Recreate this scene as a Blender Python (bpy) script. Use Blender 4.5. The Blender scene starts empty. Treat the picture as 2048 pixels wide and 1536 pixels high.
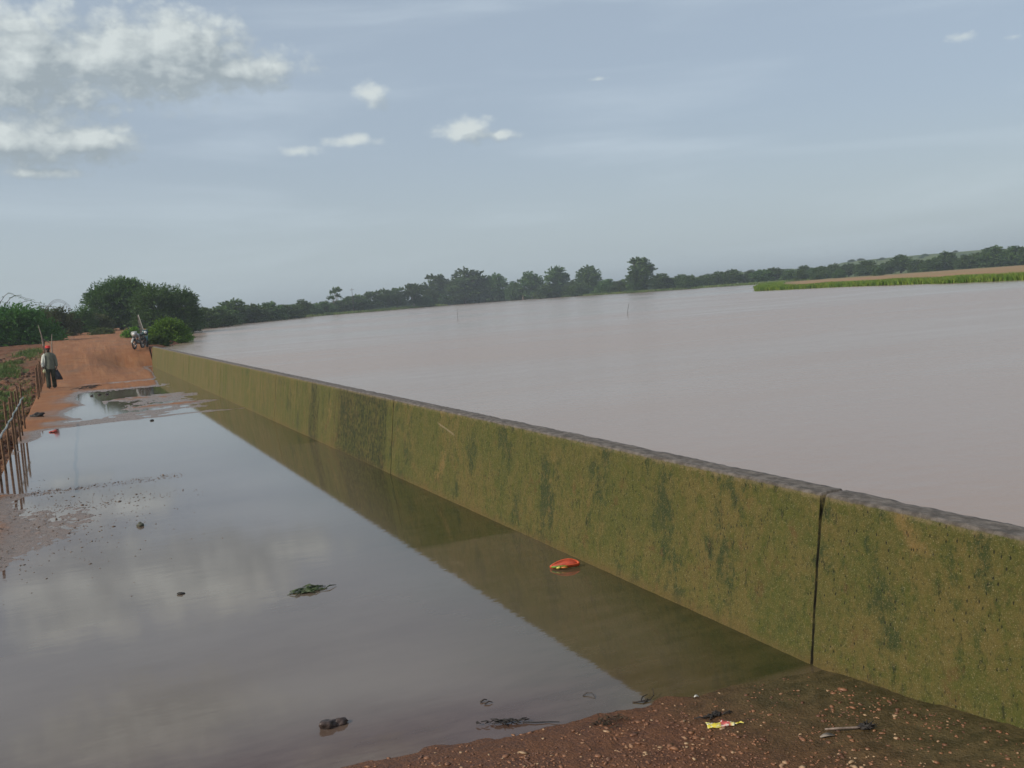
import bpy, bmesh, math, random
import numpy as np
from mathutils import Vector, Matrix, noise as mnoise
random.seed(7); RNG = np.random.default_rng(7)
S = bpy.context.scene
COL = S.collection
R = math.radians
# ---------------------------------------------------------------- camera
EYE = 2.45
HEAD, PITCH, ROLL = R(23.674), R(5.005), R(4.090)
cam = bpy.data.cameras.new('camera'); cam.lens = 36*1990/2048; cam.sensor_width = 36
cam.clip_start = .05; cam.clip_end = 9000
co = bpy.data.objects.new('camera', cam); COL.objects.link(co)
fw = Vector((math.sin(HEAD)*math.cos(PITCH), math.cos(HEAD)*math.cos(PITCH), -math.sin(PITCH)))
rt = Vector((math.cos(HEAD), -math.sin(HEAD), 0)); up = rt.cross(fw)
cr, sr = math.cos(ROLL), math.sin(ROLL)
X = rt*cr - up*sr; Yv = up*cr + rt*sr
co.matrix_world = Matrix(((X.x, Yv.x, -fw.x, 0), (X.y, Yv.y, -fw.y, 0), (X.z, Yv.z, -fw.z, EYE), (0, 0, 0, 1)))
S.camera = co
# ---------------------------------------------------------------- light
SUN_AZ, SUN_EL = R(-96), R(34)          # azimuth clockwise from +Y
S.view_settings.view_transform = 'Standard'; S.view_settings.look = 'None'
S.view_settings.gamma = 1; S.view_settings.use_curve_mapping = False
S.view_settings.exposure = 0.06
sun = bpy.data.lights.new('sun', 'SUN'); sun.energy = 3.0; sun.angle = R(.6); sun.color = (1, .92, .78)
so = bpy.data.objects.new('sun', sun); COL.objects.link(so)
sd_ = Vector((math.sin(SUN_AZ)*math.cos(SUN_EL), math.cos(SUN_AZ)*math.cos(SUN_EL), math.sin(SUN_EL)))
so.rotation_euler = sd_.to_track_quat('Z', 'Y').to_euler()
so.location = (0, 0, 50)

# ---- small node toolkit
class NT:
    def __init__(s, nt): s.nt = nt; s.n = nt.nodes; s.l = nt.links
    def new(s, t, **k):
        n = s.n.new(t)
        for a, v in k.items():
            if a.startswith('_'): continue
            setattr(n, a, v)
        return n
    def put(s, sock, v):
        if isinstance(v, bpy.types.NodeSocket): s.l.new(v, sock)
        elif v is not None:
            if isinstance(v, tuple) and len(v) == 3 and len(sock.default_value) == 4: v = (*v, 1)
            sock.default_value = v
    def math(s, op, a, b=None, c=None, clamp=False):
        n = s.new('ShaderNodeMath', operation=op); n.use_clamp = clamp
        s.put(n.inputs[0], a)
        if b is not None: s.put(n.inputs[1], b)
        if c is not None: s.put(n.inputs[2], c)
        return n.outputs[0]
    def vmath(s, op, a, b=None):
        n = s.new('ShaderNodeVectorMath', operation=op); s.put(n.inputs[0], a)
        if b is not None: s.put(n.inputs[1], b)
        if op == 'SCALE': n.inputs['Scale'].default_value = 1.1
        return n.outputs['Value' if op in ('LENGTH', 'DOT_PRODUCT', 'DISTANCE') else 'Vector']
    def mix(s, f, a, b, blend='MIX'):
        n = s.new('ShaderNodeMix', data_type='RGBA', blend_type=blend)
        s.put(n.inputs[0], f); s.put(n.inputs[6], a); s.put(n.inputs[7], b); return n.outputs[2]
    def noise(s, vec, scale, detail=4, rough=.55, dist=0):
        n = s.new('ShaderNodeTexNoise'); s.put(n.inputs['Vector'], vec); n.inputs['Scale'].default_value = scale
        n.inputs['Detail'].default_value = detail; n.inputs['Roughness'].default_value = rough
        n.inputs['Distortion'].default_value = dist; return n.outputs[0]
    def vor(s, vec, scale, rnd=1, out='Distance'):
        n = s.new('ShaderNodeTexVoronoi'); s.put(n.inputs['Vector'], vec); n.inputs['Scale'].default_value = scale
        n.inputs['Randomness'].default_value = rnd; return n.outputs[out]
    def ramp(s, f, lo, hi):
        n = s.new('ShaderNodeMapRange', interpolation_type='SMOOTHSTEP'); s.put(n.inputs[0], f)
        n.inputs[1].default_value = lo; n.inputs[2].default_value = hi; return n.outputs[0]
    def scale(s, vec, sc, loc=(0, 0, 0)):
        n = s.new('ShaderNodeMapping'); s.put(n.inputs[0], vec); n.inputs['Scale'].default_value = sc
        n.inputs['Location'].default_value = loc; return n.outputs[0]
    def sep(s, v):
        n = s.new('ShaderNodeSeparateXYZ'); s.put(n.inputs[0], v); return n.outputs
    def comb(s, x, y, z=0.):
        n = s.new('ShaderNodeCombineXYZ'); s.put(n.inputs[0], x); s.put(n.inputs[1], y); s.put(n.inputs[2], z); return n.outputs[0]
    def pos(s): return s.new('ShaderNodeNewGeometry').outputs['Position']
    def bump(s, h, strength, dist, prev=None):
        n = s.new('ShaderNodeBump'); s.put(n.inputs['Height'], h); n.inputs['Strength'].default_value = strength
        n.inputs['Distance'].default_value = dist
        if prev: s.put(n.inputs['Normal'], prev)
        return n.outputs[0]

def mat(name):
    m = bpy.data.materials.new(name); m.use_nodes = True
    t = NT(m.node_tree); b = t.n['Principled BSDF']; return m, t, b

def simple(name, col, rough=.7, var=.25, scale=8., metal=0, bump=0.):
    m, t, b = mat(name)
    o = t.new('ShaderNodeTexCoord').outputs['Object']
    n = t.noise(o, scale, 5)
    c2 = tuple(c*(1-var) for c in col); c3 = tuple(min(1, c*(1+var)) for c in col)
    t.put(b.inputs['Base Color'], t.mix(t.ramp(n, .3, .7), c2, c3))
    b.inputs['Roughness'].default_value = rough; b.inputs['Metallic'].default_value = metal
    if bump: t.put(b.inputs['Normal'], t.bump(n, .6, bump))
    return m

# ---------------------------------------------------------------- sky
W = bpy.data.worlds.new('World'); S.world = W; W.use_nodes = True
w = NT(W.node_tree); bg = w.n['Background']
sky = w.new('ShaderNodeTexSky', sky_type='NISHITA'); sky.sun_disc = False
sky.sun_elevation = SUN_EL; sky.sun_rotation = SUN_AZ % (2*math.pi)
sky.air_density = 1.0; sky.dust_density = 2.5; sky.ozone_density = 1.2; sky.altitude = 200
tc = w.new('ShaderNodeTexCoord').outputs['Generated']
nv = w.vmath('NORMALIZE', tc); sx, sy, sz = w.sep(nv)[:3]
az = w.math('MULTIPLY', w.math('ARCTAN2', sx, sy), 57.2958)
el = w.math('MULTIPLY', w.math('ARCSINE', sz), 57.2958)
azel = w.comb(az, el, 0.)
CL = [(-.67,13.3,4.2,2.5,1.27),(3.6,13.6,3.9,2.0,1.27),(6.7,13.9,3.5,2.1,1.27),(9.8,13.1,3.6,.9,1.15),(-1.2,9.6,3.6,1.3,1.15),
      (1.8,9.5,2.6,1.0,1.15),(17.0,11.7,1.1,.85,.92),(15.7,9.2,2.0,.5,.85),(12.7,8.8,2.4,.5,.6),(22.3,9.45,1.8,.7,.98),
      (23.8,9.1,2.0,.40,.85),(29.8,11.6,1.9,.32,.30),(48.6,11.4,1.8,.5,.36),(-.8,8.0,2.6,.45,.75),(51,11.0,1.2,.35,.28),
      (-9,12,5,2.2,1.1),(2,21,7,2.2,1.1),(-14,24,6,2.5,1.1),(14,25,5,1.6,1.0),(33,24,5,1.4,.9)]
g = bpy.data.node_groups.new('cloud_density', 'ShaderNodeTree')
g.interface.new_socket('P', in_out='INPUT', socket_type='NodeSocketVector')
g.interface.new_socket('D', in_out='OUTPUT', socket_type='NodeSocketFloat')
G = NT(g); gi = G.new('NodeGroupInput'); go = G.new('NodeGroupOutput'); P = gi.outputs[0]
n1 = G.noise(G.scale(P, (.55, .95, 1)), .9, 9, .58, .3)
n1 = G.math('SUBTRACT', n1, .5)
acc = None
for (cx, cy, rx, ry, amp) in CL:
    q = G.scale(P, (1/rx, 1/ry, 1), (-cx/rx, -cy/ry, 0))
    v = G.math('SUBTRACT', amp, G.vmath('LENGTH', q), None)
    acc = v if acc is None else G.math('SMOOTH_MAX', acc, v, .25)
n2 = G.math('SUBTRACT', G.noise(G.scale(P, (1, 1.5, 1), (4, 7, 0)), 1.7, 6, .6), .5)
wn = G.new('ShaderNodeTexNoise'); G.put(wn.inputs['Vector'], P); wn.inputs['Scale'].default_value = .9; wn.inputs['Detail'].default_value = 3
wp = G.vmath('ADD', P, G.vmath('SCALE', G.vmath('SUBTRACT', wn.outputs['Color'], (.5, .5, .5)), None))
b1 = G.vor(G.scale(wp, (.62, .95, 1)), 1.0); b2 = G.vor(G.scale(wp, (1.5, 2.1, 1)), 1.0); b3 = G.vor(G.scale(wp, (3.6, 4.6, 1)), 1.0)
d = G.math('MULTIPLY_ADD', n1, .85, acc)
d = G.math('MULTIPLY_ADD', G.math('SUBTRACT', .42, b1), .6, d)
d = G.math('MULTIPLY_ADD', G.math('SUBTRACT', .42, b2), .34, d)
d = G.math('MULTIPLY_ADD', G.math('SUBTRACT', .42, b3), .08, d)
d = G.math('MULTIPLY_ADD', n2, .45, d)
g.interface.new_socket('Raw', in_out='OUTPUT', socket_type='NodeSocketFloat')
G.l.new(G.ramp(d, -.30, .62), go.inputs[0]); G.l.new(d, go.inputs[1])
def cloud(vec):
    n = w.new('ShaderNodeGroup'); n.node_tree = g; w.put(n.inputs[0], vec); return n.outputs
d0, r0 = cloud(azel)[:2]; r1 = cloud(w.vmath('ADD', azel, (-.45, .5, 0)))[1]; r2 = cloud(w.vmath('ADD', azel, (-1.3, 1.2, 0)))[1]
relief = w.math('MULTIPLY_ADD', w.math('SUBTRACT', r0, r1), .62, w.math('MULTIPLY', w.math('SUBTRACT', r0, r2), .36))
relief = w.math('MULTIPLY_ADD', relief, 1.15, w.math('MULTIPLY_ADD', r0, -.22, .44), clamp=True)
ccol = w.mix(relief, (3.5, 4.1, 4.45), (7.2, 7.8, 7.7))
# thin veil + faint streaks of high cloud
streak = w.ramp(w.noise(w.scale(azel, (.05, .34, 1), (3.1, .2, 0)), 1., 5, .5, .4), .44, .8)
skyc = w.mix(.62, sky.outputs[0], (5.05, 5.95, 6.95))
skyc = w.mix(w.math('MULTIPLY', streak, .42), skyc, (6.6, 7.6, 8.4))
low = w.ramp(el, 10., -1.)
skyc = w.mix(w.math('MULTIPLY', low, .55), skyc, (5.3, 6.25, 6.5))
cov = w.math('MULTIPLY', d0, w.ramp(sz, .02, .08))
skyc = w.mix(w.math('MULTIPLY', w.math('POWER', cov, .8), .88), skyc, ccol)
w.put(bg.inputs[0], skyc); bg.inputs[1].default_value = .092

# ---------------------------------------------------------------- object helpers
def tag(o, label=None, cat=None, group=None, kind=None):
    if label: o['label'] = label
    if cat: o['category'] = cat
    if group: o['group'] = group
    if kind: o['kind'] = kind
    return o
def link(name, me, m=None, parent=None, smooth=False):
    o = bpy.data.objects.new(name, me); COL.objects.link(o)
    if m is not None and len(me.materials) == 0: me.materials.append(m)
    if smooth: me.shade_smooth()
    if parent: o.parent = parent
    return o
def empty(name, loc=(0, 0, 0), rz=0, label=None, cat=None, group=None):
    o = bpy.data.objects.new(name, None); COL.objects.link(o); o.location = loc; o.rotation_euler = (0, 0, rz)
    o.empty_display_size = .2
    return tag(o, label, cat, group)
def npmesh(name, V, F):
    me = bpy.data.meshes.new(name); V = np.asarray(V, dtype=np.float32); F = np.asarray(F, dtype=np.int32)
    me.vertices.add(len(V)); me.vertices.foreach_set('co', V.ravel())
    k = F.shape[1]; me.loops.add(F.size); me.loops.foreach_set('vertex_index', F.ravel())
    me.polygons.add(len(F)); me.polygons.foreach_set('loop_start', np.arange(0, F.size, k, dtype=np.int32))
    me.polygons.foreach_set('loop_total', np.full(len(F), k, dtype=np.int32))
    me.update(calc_edges=True); me.validate(); return me
def gridfaces(nr, nc):
    i = np.arange(nr-1)[:, None]*nc + np.arange(nc-1)[None, :]; i = i.ravel()
    return np.stack([i, i+1, i+nc+1, i+nc], 1)
def setattr_f(me, name, vals):
    a = me.attributes.new(name, 'FLOAT', 'POINT'); a.data.foreach_set('value', np.asarray(vals, dtype=np.float32))
class MB:
    """collects tubes, boxes and lofts into one mesh"""
    def __init__(s): s.bm = bmesh.new()
    def loft(s, rings, cap=True):
        prev = None; first = None
        for r in rings:
            vs = [s.bm.verts.new(p) for p in r]
            if prev:
                n = len(vs)
                for i in range(n): s.bm.faces.new((prev[i], prev[(i+1) % n], vs[(i+1) % n], vs[i]))
            else: first = vs
            prev = vs
        if cap:
            s.bm.faces.new(first[::-1]); s.bm.faces.new(prev)
        return s
    def tube(s, pts, rad, n=7, cap=True):
        pts = [Vector(p) for p in pts]
        if not hasattr(rad, '__len__'): rad = [rad]*len(pts)
        rings = []; prevx = None
        for i, p in enumerate(pts):
            t = (pts[min(i+1, len(pts)-1)] - pts[max(i-1, 0)]).normalized()
            ref = prevx if prevx is not None else (Vector((1, 0, 0)) if abs(t.x) < .8 else Vector((0, 1, 0)))
            x = (ref - t*ref.dot(t))
            x = x.normalized() if x.length > 1e-4 else t.orthogonal().normalized()
            y = t.cross(x); prevx = x
            rings.append([p + (x*math.cos(a)+y*math.sin(a))*rad[i] for a in [2*math.pi*k/n for k in range(n)]])
        s.loft(rings, cap); return s
    def box(s, c, d, rz=0, bevel=0, rot=None):
        M = Matrix.Translation(c) @ (rot if rot else Matrix.Rotation(rz, 4, 'Z')) @ Matrix.Diagonal((*d, 1))
        r = bmesh.ops.create_cube(s.bm, size=1, matrix=M)
        if bevel:
            es = list({e for v in r['verts'] for e in v.link_edges})
            bmesh.ops.bevel(s.bm, geom=es, offset=bevel, segments=2, affect='EDGES', profile=.6)
        return s
    def blob(s, c, r, sub=2, amp=.2, fr=1.5, seed=0):
        res = bmesh.ops.create_icosphere(s.bm, subdivisions=sub, radius=1)
        for v in res['verts']:
            k = 1+amp*mnoise.noise(v.co*fr+Vector((seed*3.1, seed, seed*1.7)))*2
            v.co = Vector((v.co.x*r[0]*k, v.co.y*r[1]*k, v.co.z*r[2]*k)) + Vector(c)
        return s
    def build(s, name, m, parent=None, smooth=True):
        bmesh.ops.recalc_face_normals(s.bm, faces=s.bm.faces[:])
        me = bpy.data.meshes.new(name); s.bm.to_mesh(me); s.bm.free()
        return link(name, me, m, parent, smooth)
def copy_thing(root, loc, rz=0, scale=1., label=None, group=None):
    r = root.copy(); COL.objects.link(r); r.location = loc; r.rotation_euler = (0, 0, rz)
    r.scale = scale if hasattr(scale, '__len__') else (scale,)*3
    if label: r['label'] = label
    if group: r['group'] = group
    for ch in list(root.children):
        c = ch.copy(); COL.objects.link(c); c.parent = r
        for gch in ch.children:
            k = gch.copy(); COL.objects.link(k); k.parent = c
    return r

# ---------------------------------------------------------------- numeric noise for terrain
def vnoise(x, y, seed=0):
    xi = np.floor(x).astype(np.int64); yi = np.floor(y).astype(np.int64); fx = x-xi; fy = y-yi
    fx = fx*fx*(3-2*fx); fy = fy*fy*(3-2*fy)
    def h(a, b):
        n = (a*374761393 + b*668265263 + seed*974711) & 0x7fffffff
        n = ((n ^ (n >> 13))*1274126177) & 0x7fffffff
        return ((n ^ (n >> 16)) & 0xffff)/32768.-1
    return (h(xi, yi)*(1-fx)+h(xi+1, yi)*fx)*(1-fy) + (h(xi, yi+1)*(1-fx)+h(xi+1, yi+1)*fx)*fy
def fbm(x, y, seed=0, o=4):
    s = 0; a = 1; 
    for k in range(o): s = s + a*vnoise(x*2**k, y*2**k, seed+k*17); a *= .5
    return s/1.6
def sstep(a, b, x):
    t = np.clip((x-a)/(b-a), 0, 1); return t*t*(3-2*t)
def rampz(Y):
    return np.interp(Y, [-10, 5, 41, 49, 52, 55, 58, 61, 66, 75, 100, 140, 4000], [0, 0, 0, .02, .12, .38, .70, .95, 1.15, 1.35, 1.72, 1.98, 1.98])
def rampw(x, Y):
    lo = np.interp(Y, [0, 59.4, 60.4, 62, 64, 75], [0, 0, .5, .93, 1.1, 1.35]); k = sstep(.6, 2.9, x)
    return np.where(Y < 75, rampz(Y)*(1-k)+lo*k, rampz(Y))
def road_h(x, Y):
    """height of the causeway / soil surface, the standing water being at z = 0"""
    n1 = fbm(x*1.1, Y*.8, 3); n2 = fbm(x*5, Y*4.2, 9); n3 = fbm(x*16, Y*14, 21, 3); n4 = fbm(x*45, Y*40, 31, 2)
    h = -.03 + .004*n1 + 0*x
    # bare soil in the foreground, water edge along the last slab joint
    Ye = 5.28 - .118*x + (.05*n1 + .035*n2)*sstep(3.6, 2.2, x)
    near = np.clip(Ye-Y, -3, 12)
    hn = np.where(near > 0, .022*near + .035*near*near*.4, .02*near)
    fore = sstep(-1.6, .1, near)
    h = h*(1-fore) + fore*(np.minimum(hn+.02*sstep(0, .22, near), .35) + .004*n2*sstep(-.3, .2, near))
    h = h + sstep(.0, .5, near)*(.006*n2+.005*n3+.004*n4)
    h = h + .10*sstep(4.7, 2.8, Y)*sstep(3.1, 4.1, x)                # soil banked up against the wall
    # silt banks on the left
    h = h + .042*np.exp(-((x+1.35)/1.3)**2-((Y-13.4)/2.9)**2) + .014*np.exp(-((x-.1)/.9)**2-((Y-13.8)/1.7)**2)
    patch = np.exp(-((x+.6)/1.6)**2-((Y-14.3)/2.4)**2)
    h = h + patch*(.010*n2+.013*n3)
    dl = Y-(16.55-.05*x+.12*n1)
    lm = np.exp(-(dl/.28)**2)*sstep(2.2, -1.0, x)
    h = h + lm*(.026+.012*n3)
    edge = sstep(-.75, -1.25, x+.12*n2)
    h = h + edge*(.022+.014*n1)*sstep(6, 9, Y)
    h = h + .034*np.exp(-((x+1.3)/1.1)**2)*sstep(23.6, 25.6, Y+n2*.5)*sstep(30, 27.5, Y)
    # slab joint at Y = 27.2 and the wet silt behind it
    jl = Y-(27.25+.1*n2)
    h = h + .036*np.exp(-(jl/.22)**2) + .030*sstep(0, .3, jl)*sstep(2.5, 1.2, jl+.8*n2)*sstep(4.0, 3.2, x)
    far = sstep(28.6, 29.4, Y)
    h = h + far*(.028+.018*n2+.012*n1)*sstep(4.0, 3.2, x)*(.45+.55*sstep(.2,1.4,x))
    h = h + far*.05*sstep(.3, -.4, x-.25*np.sin(Y*.55))              # dry strip beside the posts
    h = h + .026*np.exp(-((Y-34.6)/1.1)**2)*sstep(.2, 1.6, x+n2*.6) + .022*np.exp(-((Y-34.2)/.5)**2)*sstep(1., -.2, x)
    h = h + .03*np.exp(-((Y-30.9)/.5)**2)*sstep(.4, 2.0, x+n2)
    h = h - .02*np.exp(-((x-.5)/1.0)**2-((Y-31.6)/1.6)**2)
    h = h - .03*np.exp(-((Y-37.6)/1.6)**2)*sstep(-.7, .0, x)
    h = h + .045*sstep(39.6, 42, Y+n2*.5)*sstep(4.1, 3.0, x) + .012*sstep(42, 47, Y)
    h = h - .05*np.exp(-((Y-45.4-.3*n1)/.55)**2)*sstep(-.6, .6, x)
    h = h - .05*sstep(40, 42, Y)*sstep(59.6, 58.6, Y)*sstep(2.95+(Y-44)*.06, 3.2+(Y-44)*.06, x+.1*n2)
    h = h + rampw(x, Y) + sstep(50, 56, Y)*.01*n2
    return h
XJ = [9.45, 18.4]

# ================================================================ SETTING
# lake outline (water at .9)
LZ = .90
LAKE = np.array([(4.3,-60),(4.3,60.6),(5.2,64),(6.4,69),(7.7,76),(8.2,86),(10,110),(14,140),(17,157),(27,186),(42,228),(58,268),(88,300),(122,342),(146,384),
    (160,372),(168,343),(165,300),(164,270),(177,263),(186,251),(180,229),(160,201),(130,166),(110,140.5),(95,122.3),(85.5,110),(82.6,106),(81.3,100),(79.8,87),(75,75.5),(72.5,68),
    (70,64.2),(68.6,58),(68,50),(66,35),(70,10),(80,-60)])
def lake_sd(x, y):
    """signed distance to the shore, positive on land"""
    P = np.stack([x.ravel(), y.ravel()], 1); best = np.full(len(P), 1e9); ins = np.zeros(len(P), bool)
    for i in range(len(LAKE)):
        a = LAKE[i]; b = LAKE[(i+1) % len(LAKE)]; ab = b-a
        t = np.clip(((P-a)@ab)/(ab@ab), 0, 1); q = a+t[:, None]*ab
        best = np.minimum(best, np.hypot(*(P-q).T))
        c = (a[1] > P[:, 1]) != (b[1] > P[:, 1])
        with np.errstate(divide='ignore', invalid='ignore'):
            xi = (b[0]-a[0])*(P[:, 1]-a[1])/(b[1]-a[1]+1e-12)+a[0]
        ins ^= c & (P[:, 0] < xi)
    return np.where(ins, -best, best).reshape(x.shape)
def road_lr(Y):
    xl = np.interp(Y, [-20, 56, 66, 90, 140, 150], [-1.32, -1.32, -1.42, -1.9, -3.0, -3.2])
    xr = np.interp(Y, [-20, 61, 66, 80, 110, 150], [4.13, 4.13, 4.35, 5.3, 7.3, 9.6])
    return xl, xr
def ground_z(x, Y, sd):
    xl, xr = road_lr(Y)
    rz = rampz(Y)
    n1 = fbm(x*.12, Y*.12, 50); n2 = fbm(x*.7, Y*.7, 55); n3 = fbm(x*2.6, Y*2.6, 57)
    # left bank
    L = np.interp(Y, [-60, 0, 36, 43, 50, 58, 62, 66, 75, 90, 140], [-1., -.9, -.62, -.40, -.02, .62, .95, 1.13, 1.33, 1.58, 1.97]) + .10*n2 + .07*n3
    L = L + .55*np.clip((-x-4)/18, 0, 1)*sstep(110, 40, Y)
    # spoil ridges and a gully beside the slab
    L = L + .22*np.exp(-((x+3.2+.8*n1)/.7)**2)*sstep(70, 40, Y)*(1+.6*n2) - .25*np.exp(-((x+1.9)/.45)**2)*sstep(46, 36, Y)
    edge = sstep(0, 1.2, xl-x)
    lz = np.where(Y < 52, L, rz*(1-edge)+L*edge) - .03
    # other land: rises from the shore
    T = 1.12 + .8*np.exp(-((x-2)/22)**2)*sstep(330, 160, Y)
    land = np.minimum(LZ-.02+.10*np.maximum(sd, 0)+.38*np.clip(sd, 0, 1.3)*sstep(60, 63, Y)*sstep(130, 90, Y)*sstep(14, 9, x), T+.05*n1)
    azi = np.degrees(np.arctan2(x, Y)); dist = np.hypot(x, Y)
    hill = sstep(520, 720, dist)*np.interp(azi, [20, 28, 33, 36, 38.5, 40.0, 41, 42.3, 45, 48, 55, 75, 90], [0, 1.0, 5.2, 6.6, 7.2, 6.6, 4.2, 8.2, 9.6, 9.6, 9.0, 6, 0])
    land = land + hill*(1+.06*n1) + .25*sstep(300, 900, dist)*n1
    right = np.where(sd > 0, land, np.maximum(LZ-.9, LZ-.02+.4*sd))
    z = np.where(x < xl, lz, right)
    wleft = sstep(0, -12, x)
    z = np.where((Y > 90) & (x < xl), land*(1-wleft*0)*sstep(90, 150, Y)+z*(1-sstep(90, 150, Y)), z)
    inroad = (x >= xl-.02) & (x <= xr)
    under = np.where(Y < 63, -.22, rz-.06)
    z = np.where(inroad & (Y < 150), under, z)
    mid = (x > xr) & (sd > 0) & (Y > 60) & (Y < 170)
    z = np.where(mid, np.minimum(land, rz-.04), z)
    z = np.where((x > 4.13) & (x < 4.45) & (Y < 60.3), 0., z)
    return z
def axis(segs):
    out = []
    for a, b, st in segs: out += list(np.arange(a, b, st))
    return np.array(out+[segs[-1][1]])
gx = axis([(-2600,-600,250),(-600,-100,50),(-100,-24,8),(-24,-8,.8),(-8,-1.5,.16),(-1.5,-1.28,.05),(-1.28,4.0,.6),(4.0,4.5,.13),(4.5,12,.35),(12,40,1.6),(40,110,2.),(110,260,5),(260,700,20),(700,2600,200)])
gy = axis([(-600,-60,90),(-60,-10,10),(-10,14,1.2),(14,70,.22),(70,110,1.),(110,160,2),(160,330,5),(330,760,14),(760,1200,60),(1200,2800,200)])
GX, GY = np.meshgrid(gx, gy); sdg = lake_sd(GX, GY); GZ = ground_z(GX, GY, sdg)
gm = npmesh('ground', np.stack([GX.ravel(), GY.ravel(), GZ.ravel()], 1), gridfaces(len(gy), len(gx)))
azg = np.degrees(np.arctan2(GX, GY)); dg = np.hypot(GX, GY)
grass = sstep(4, 14, sdg)*(GX > 8)*1. ; grass = np.maximum(grass, ((GX > 8)*(sdg > 0.)*.8))
fieldred = sstep(38.2, 40, azg)*sstep(340, 240, dg)*sstep(2.0, 6, sdg)
grass = np.where(GX < 8, np.clip(sstep(85, 110, GY)*(GX < -6) + sstep(150, 170, GY), 0, 1), grass)
lf = np.exp(-((GX+2.6)/.9)**2-((GY-44)/3.2)**2)*1.2 + .65*np.exp(-((GY-56)/4.)**2)*(GX < -2.) + .8*np.exp(-((GX+2.2)/.5)**2-((GY-66)/3)**2)
grass = np.clip(grass+np.where(GX < -1.3, lf, 0)*(.7+.6*fbm(GX*.8, GY*.8, 77)), 0, 1)
setattr_f(gm, 'grass', grass.ravel()); setattr_f(gm, 'field', fieldred.ravel())
m, t, b = mat('earth')
p = t.pos(); ga = t.new('ShaderNodeAttribute', attribute_name='grass').outputs['Fac']; fa = t.new('ShaderNodeAttribute', attribute_name='field').outputs['Fac']
nA = t.noise(p, .35, 6); nB = t.noise(p, 3.5, 6, .65); nC = t.noise(p, .04, 5, .6)
red = t.mix(t.ramp(nB, .35, .7), (.085, .032, .016), (.23, .095, .045))
red = t.mix(t.ramp(nA, .45, .7), red, (.16, .10, .055))
grn = t.mix(t.ramp(nC, .4, .6), (.045, .085, .018), (.10, .135, .035))
grn = t.mix(t.ramp(nA, .4, .75), grn, (.15, .16, .06))
fld = t.mix(t.ramp(t.noise(t.scale(p, (.03, .15, 1)), 1, 5), .4, .62), (.34, .19, .11), (.27, .20, .09))
c = t.mix(t.ramp(t.math('ADD', ga, t.math('MULTIPLY_ADD', nB, .5, -.25)), .35, .65), red, grn)
c = t.mix(fa, c, fld)
t.put(b.inputs['Base Color'], c); b.inputs['Roughness'].default_value = .95; b.inputs['Specular IOR Level'].default_value = .2
t.put(b.inputs['Normal'], t.bump(nB, .8, .12))
tag(link('ground', gm, m, smooth=True), kind='structure')

# lake
lk = bpy.data.meshes.new('lake'); bm = bmesh.new()
bm.faces.new([bm.verts.new((x, y, LZ)) for x, y in [(4.33,-60),(4.33,60.7),(30,62),(5,80),(5,130),(10,160),(30,240),(60,300),(140,420),(180,400),(215,260),(150,150),(100,100),(90,40),(90,-60)] if (x, y) != (30, 62)])
bmesh.ops.triangulate(bm, faces=bm.faces[:]); bm.normal_update()
for f in bm.faces:
    if f.normal.z < 0: f.normal_flip()
bm.to_mesh(lk); bm.free()
m, t, b = mat('muddy_lake_water')
p = t.pos()
big = t.noise(t.scale(p, (.02, .045, 1)), 1, 4, .5); streaks = t.noise(t.scale(p, (.12, .5, 1)), 1, 5, .6)
t.put(b.inputs['Base Color'], t.mix(t.ramp(big, .35, .65), (.285, .208, .158), (.315, .225, .168)))
rough = t.math('MULTIPLY_ADD', t.ramp(t.math('ADD', big, t.math('MULTIPLY', streaks, .25)), .48, .78), .10, .16)
t.put(b.inputs['Roughness'], rough); b.inputs['IOR'].default_value = 1.33
wv = t.noise(t.scale(p, (2.2, 3.2, 1)), 1., 4, .6); wv2 = t.noise(t.scale(p, (9, 12, 1)), 1., 2, .5)
t.put(b.inputs['Normal'], t.bump(wv2, .15, .007, t.bump(wv, .24, .04)))
tag(link('lake', lk, m), kind='structure')

# causeway surface and the flood water standing on it (same plan grid)
ys = [-8.]
while ys[-1] < 152:
    y = ys[-1]; ys.append(y + (.5 if y < 2 else .022 if y < 6.4 else max(.025, .0009*y*y*.35)))
ys = np.array(ys); us = np.linspace(0, 1, 190)
xl, xr = road_lr(ys)
RX = xl[:, None] + us[None, :]*(xr-xl)[:, None]; RY = np.repeat(ys[:, None], len(us), 1)
RZ = road_h(RX, RY)
V = np.stack([RX.ravel(), RY.ravel(), RZ.ravel()], 1); F = gridfaces(len(ys), len(us))
nb = len(V); nc = len(us)
sk = []
for side in (0, nc-1):
    idx = np.arange(len(ys))*nc+side
    low_ = V[idx].copy(); low_[:, 2] = low_[:, 2]-.55; start = len(V)
    V = np.concatenate([V, low_]); j = np.arange(len(ys)-1)
    q = np.stack([idx[:-1], idx[1:], start+j+1, start+j], 1)
    F = np.concatenate([F, q if side == 0 else q[:, ::-1]])
rm = npmesh('causeway', V, F)
m, t, b = mat('laterite_road')
p = t.pos(); px, py, pz = t.sep(p)[:3]
n1 = t.noise(p, 1.2, 6, .6); n2 = t.noise(p, 9, 6, .65); n3 = t.noise(p, 55, 4, .6); n0 = t.noise(t.scale(p, (.5, .22, 1)), 1, 4)
dry = t.mix(t.ramp(n1, .35, .68), (.245, .092, .030), (.295, .128, .048))
dry = t.mix(t.math('MULTIPLY', t.ramp(n2, .5, .8), .4), dry, (.17, .075, .033))
dry = t.mix(t.ramp(n0, .5, .75), dry, (.185, .10, .055))
wet = t.mix(t.ramp(n2, .3, .7), (.070, .024, .009), (.125, .048, .017))
wet = t.mix(t.ramp(n3, .45, .7), wet, (.16, .066, .026))
wet = t.mix(t.math('MULTIPLY', t.ramp(t.vor(p, 70, 1), .28, .12), .55), wet, (.24, .11, .05))
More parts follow.
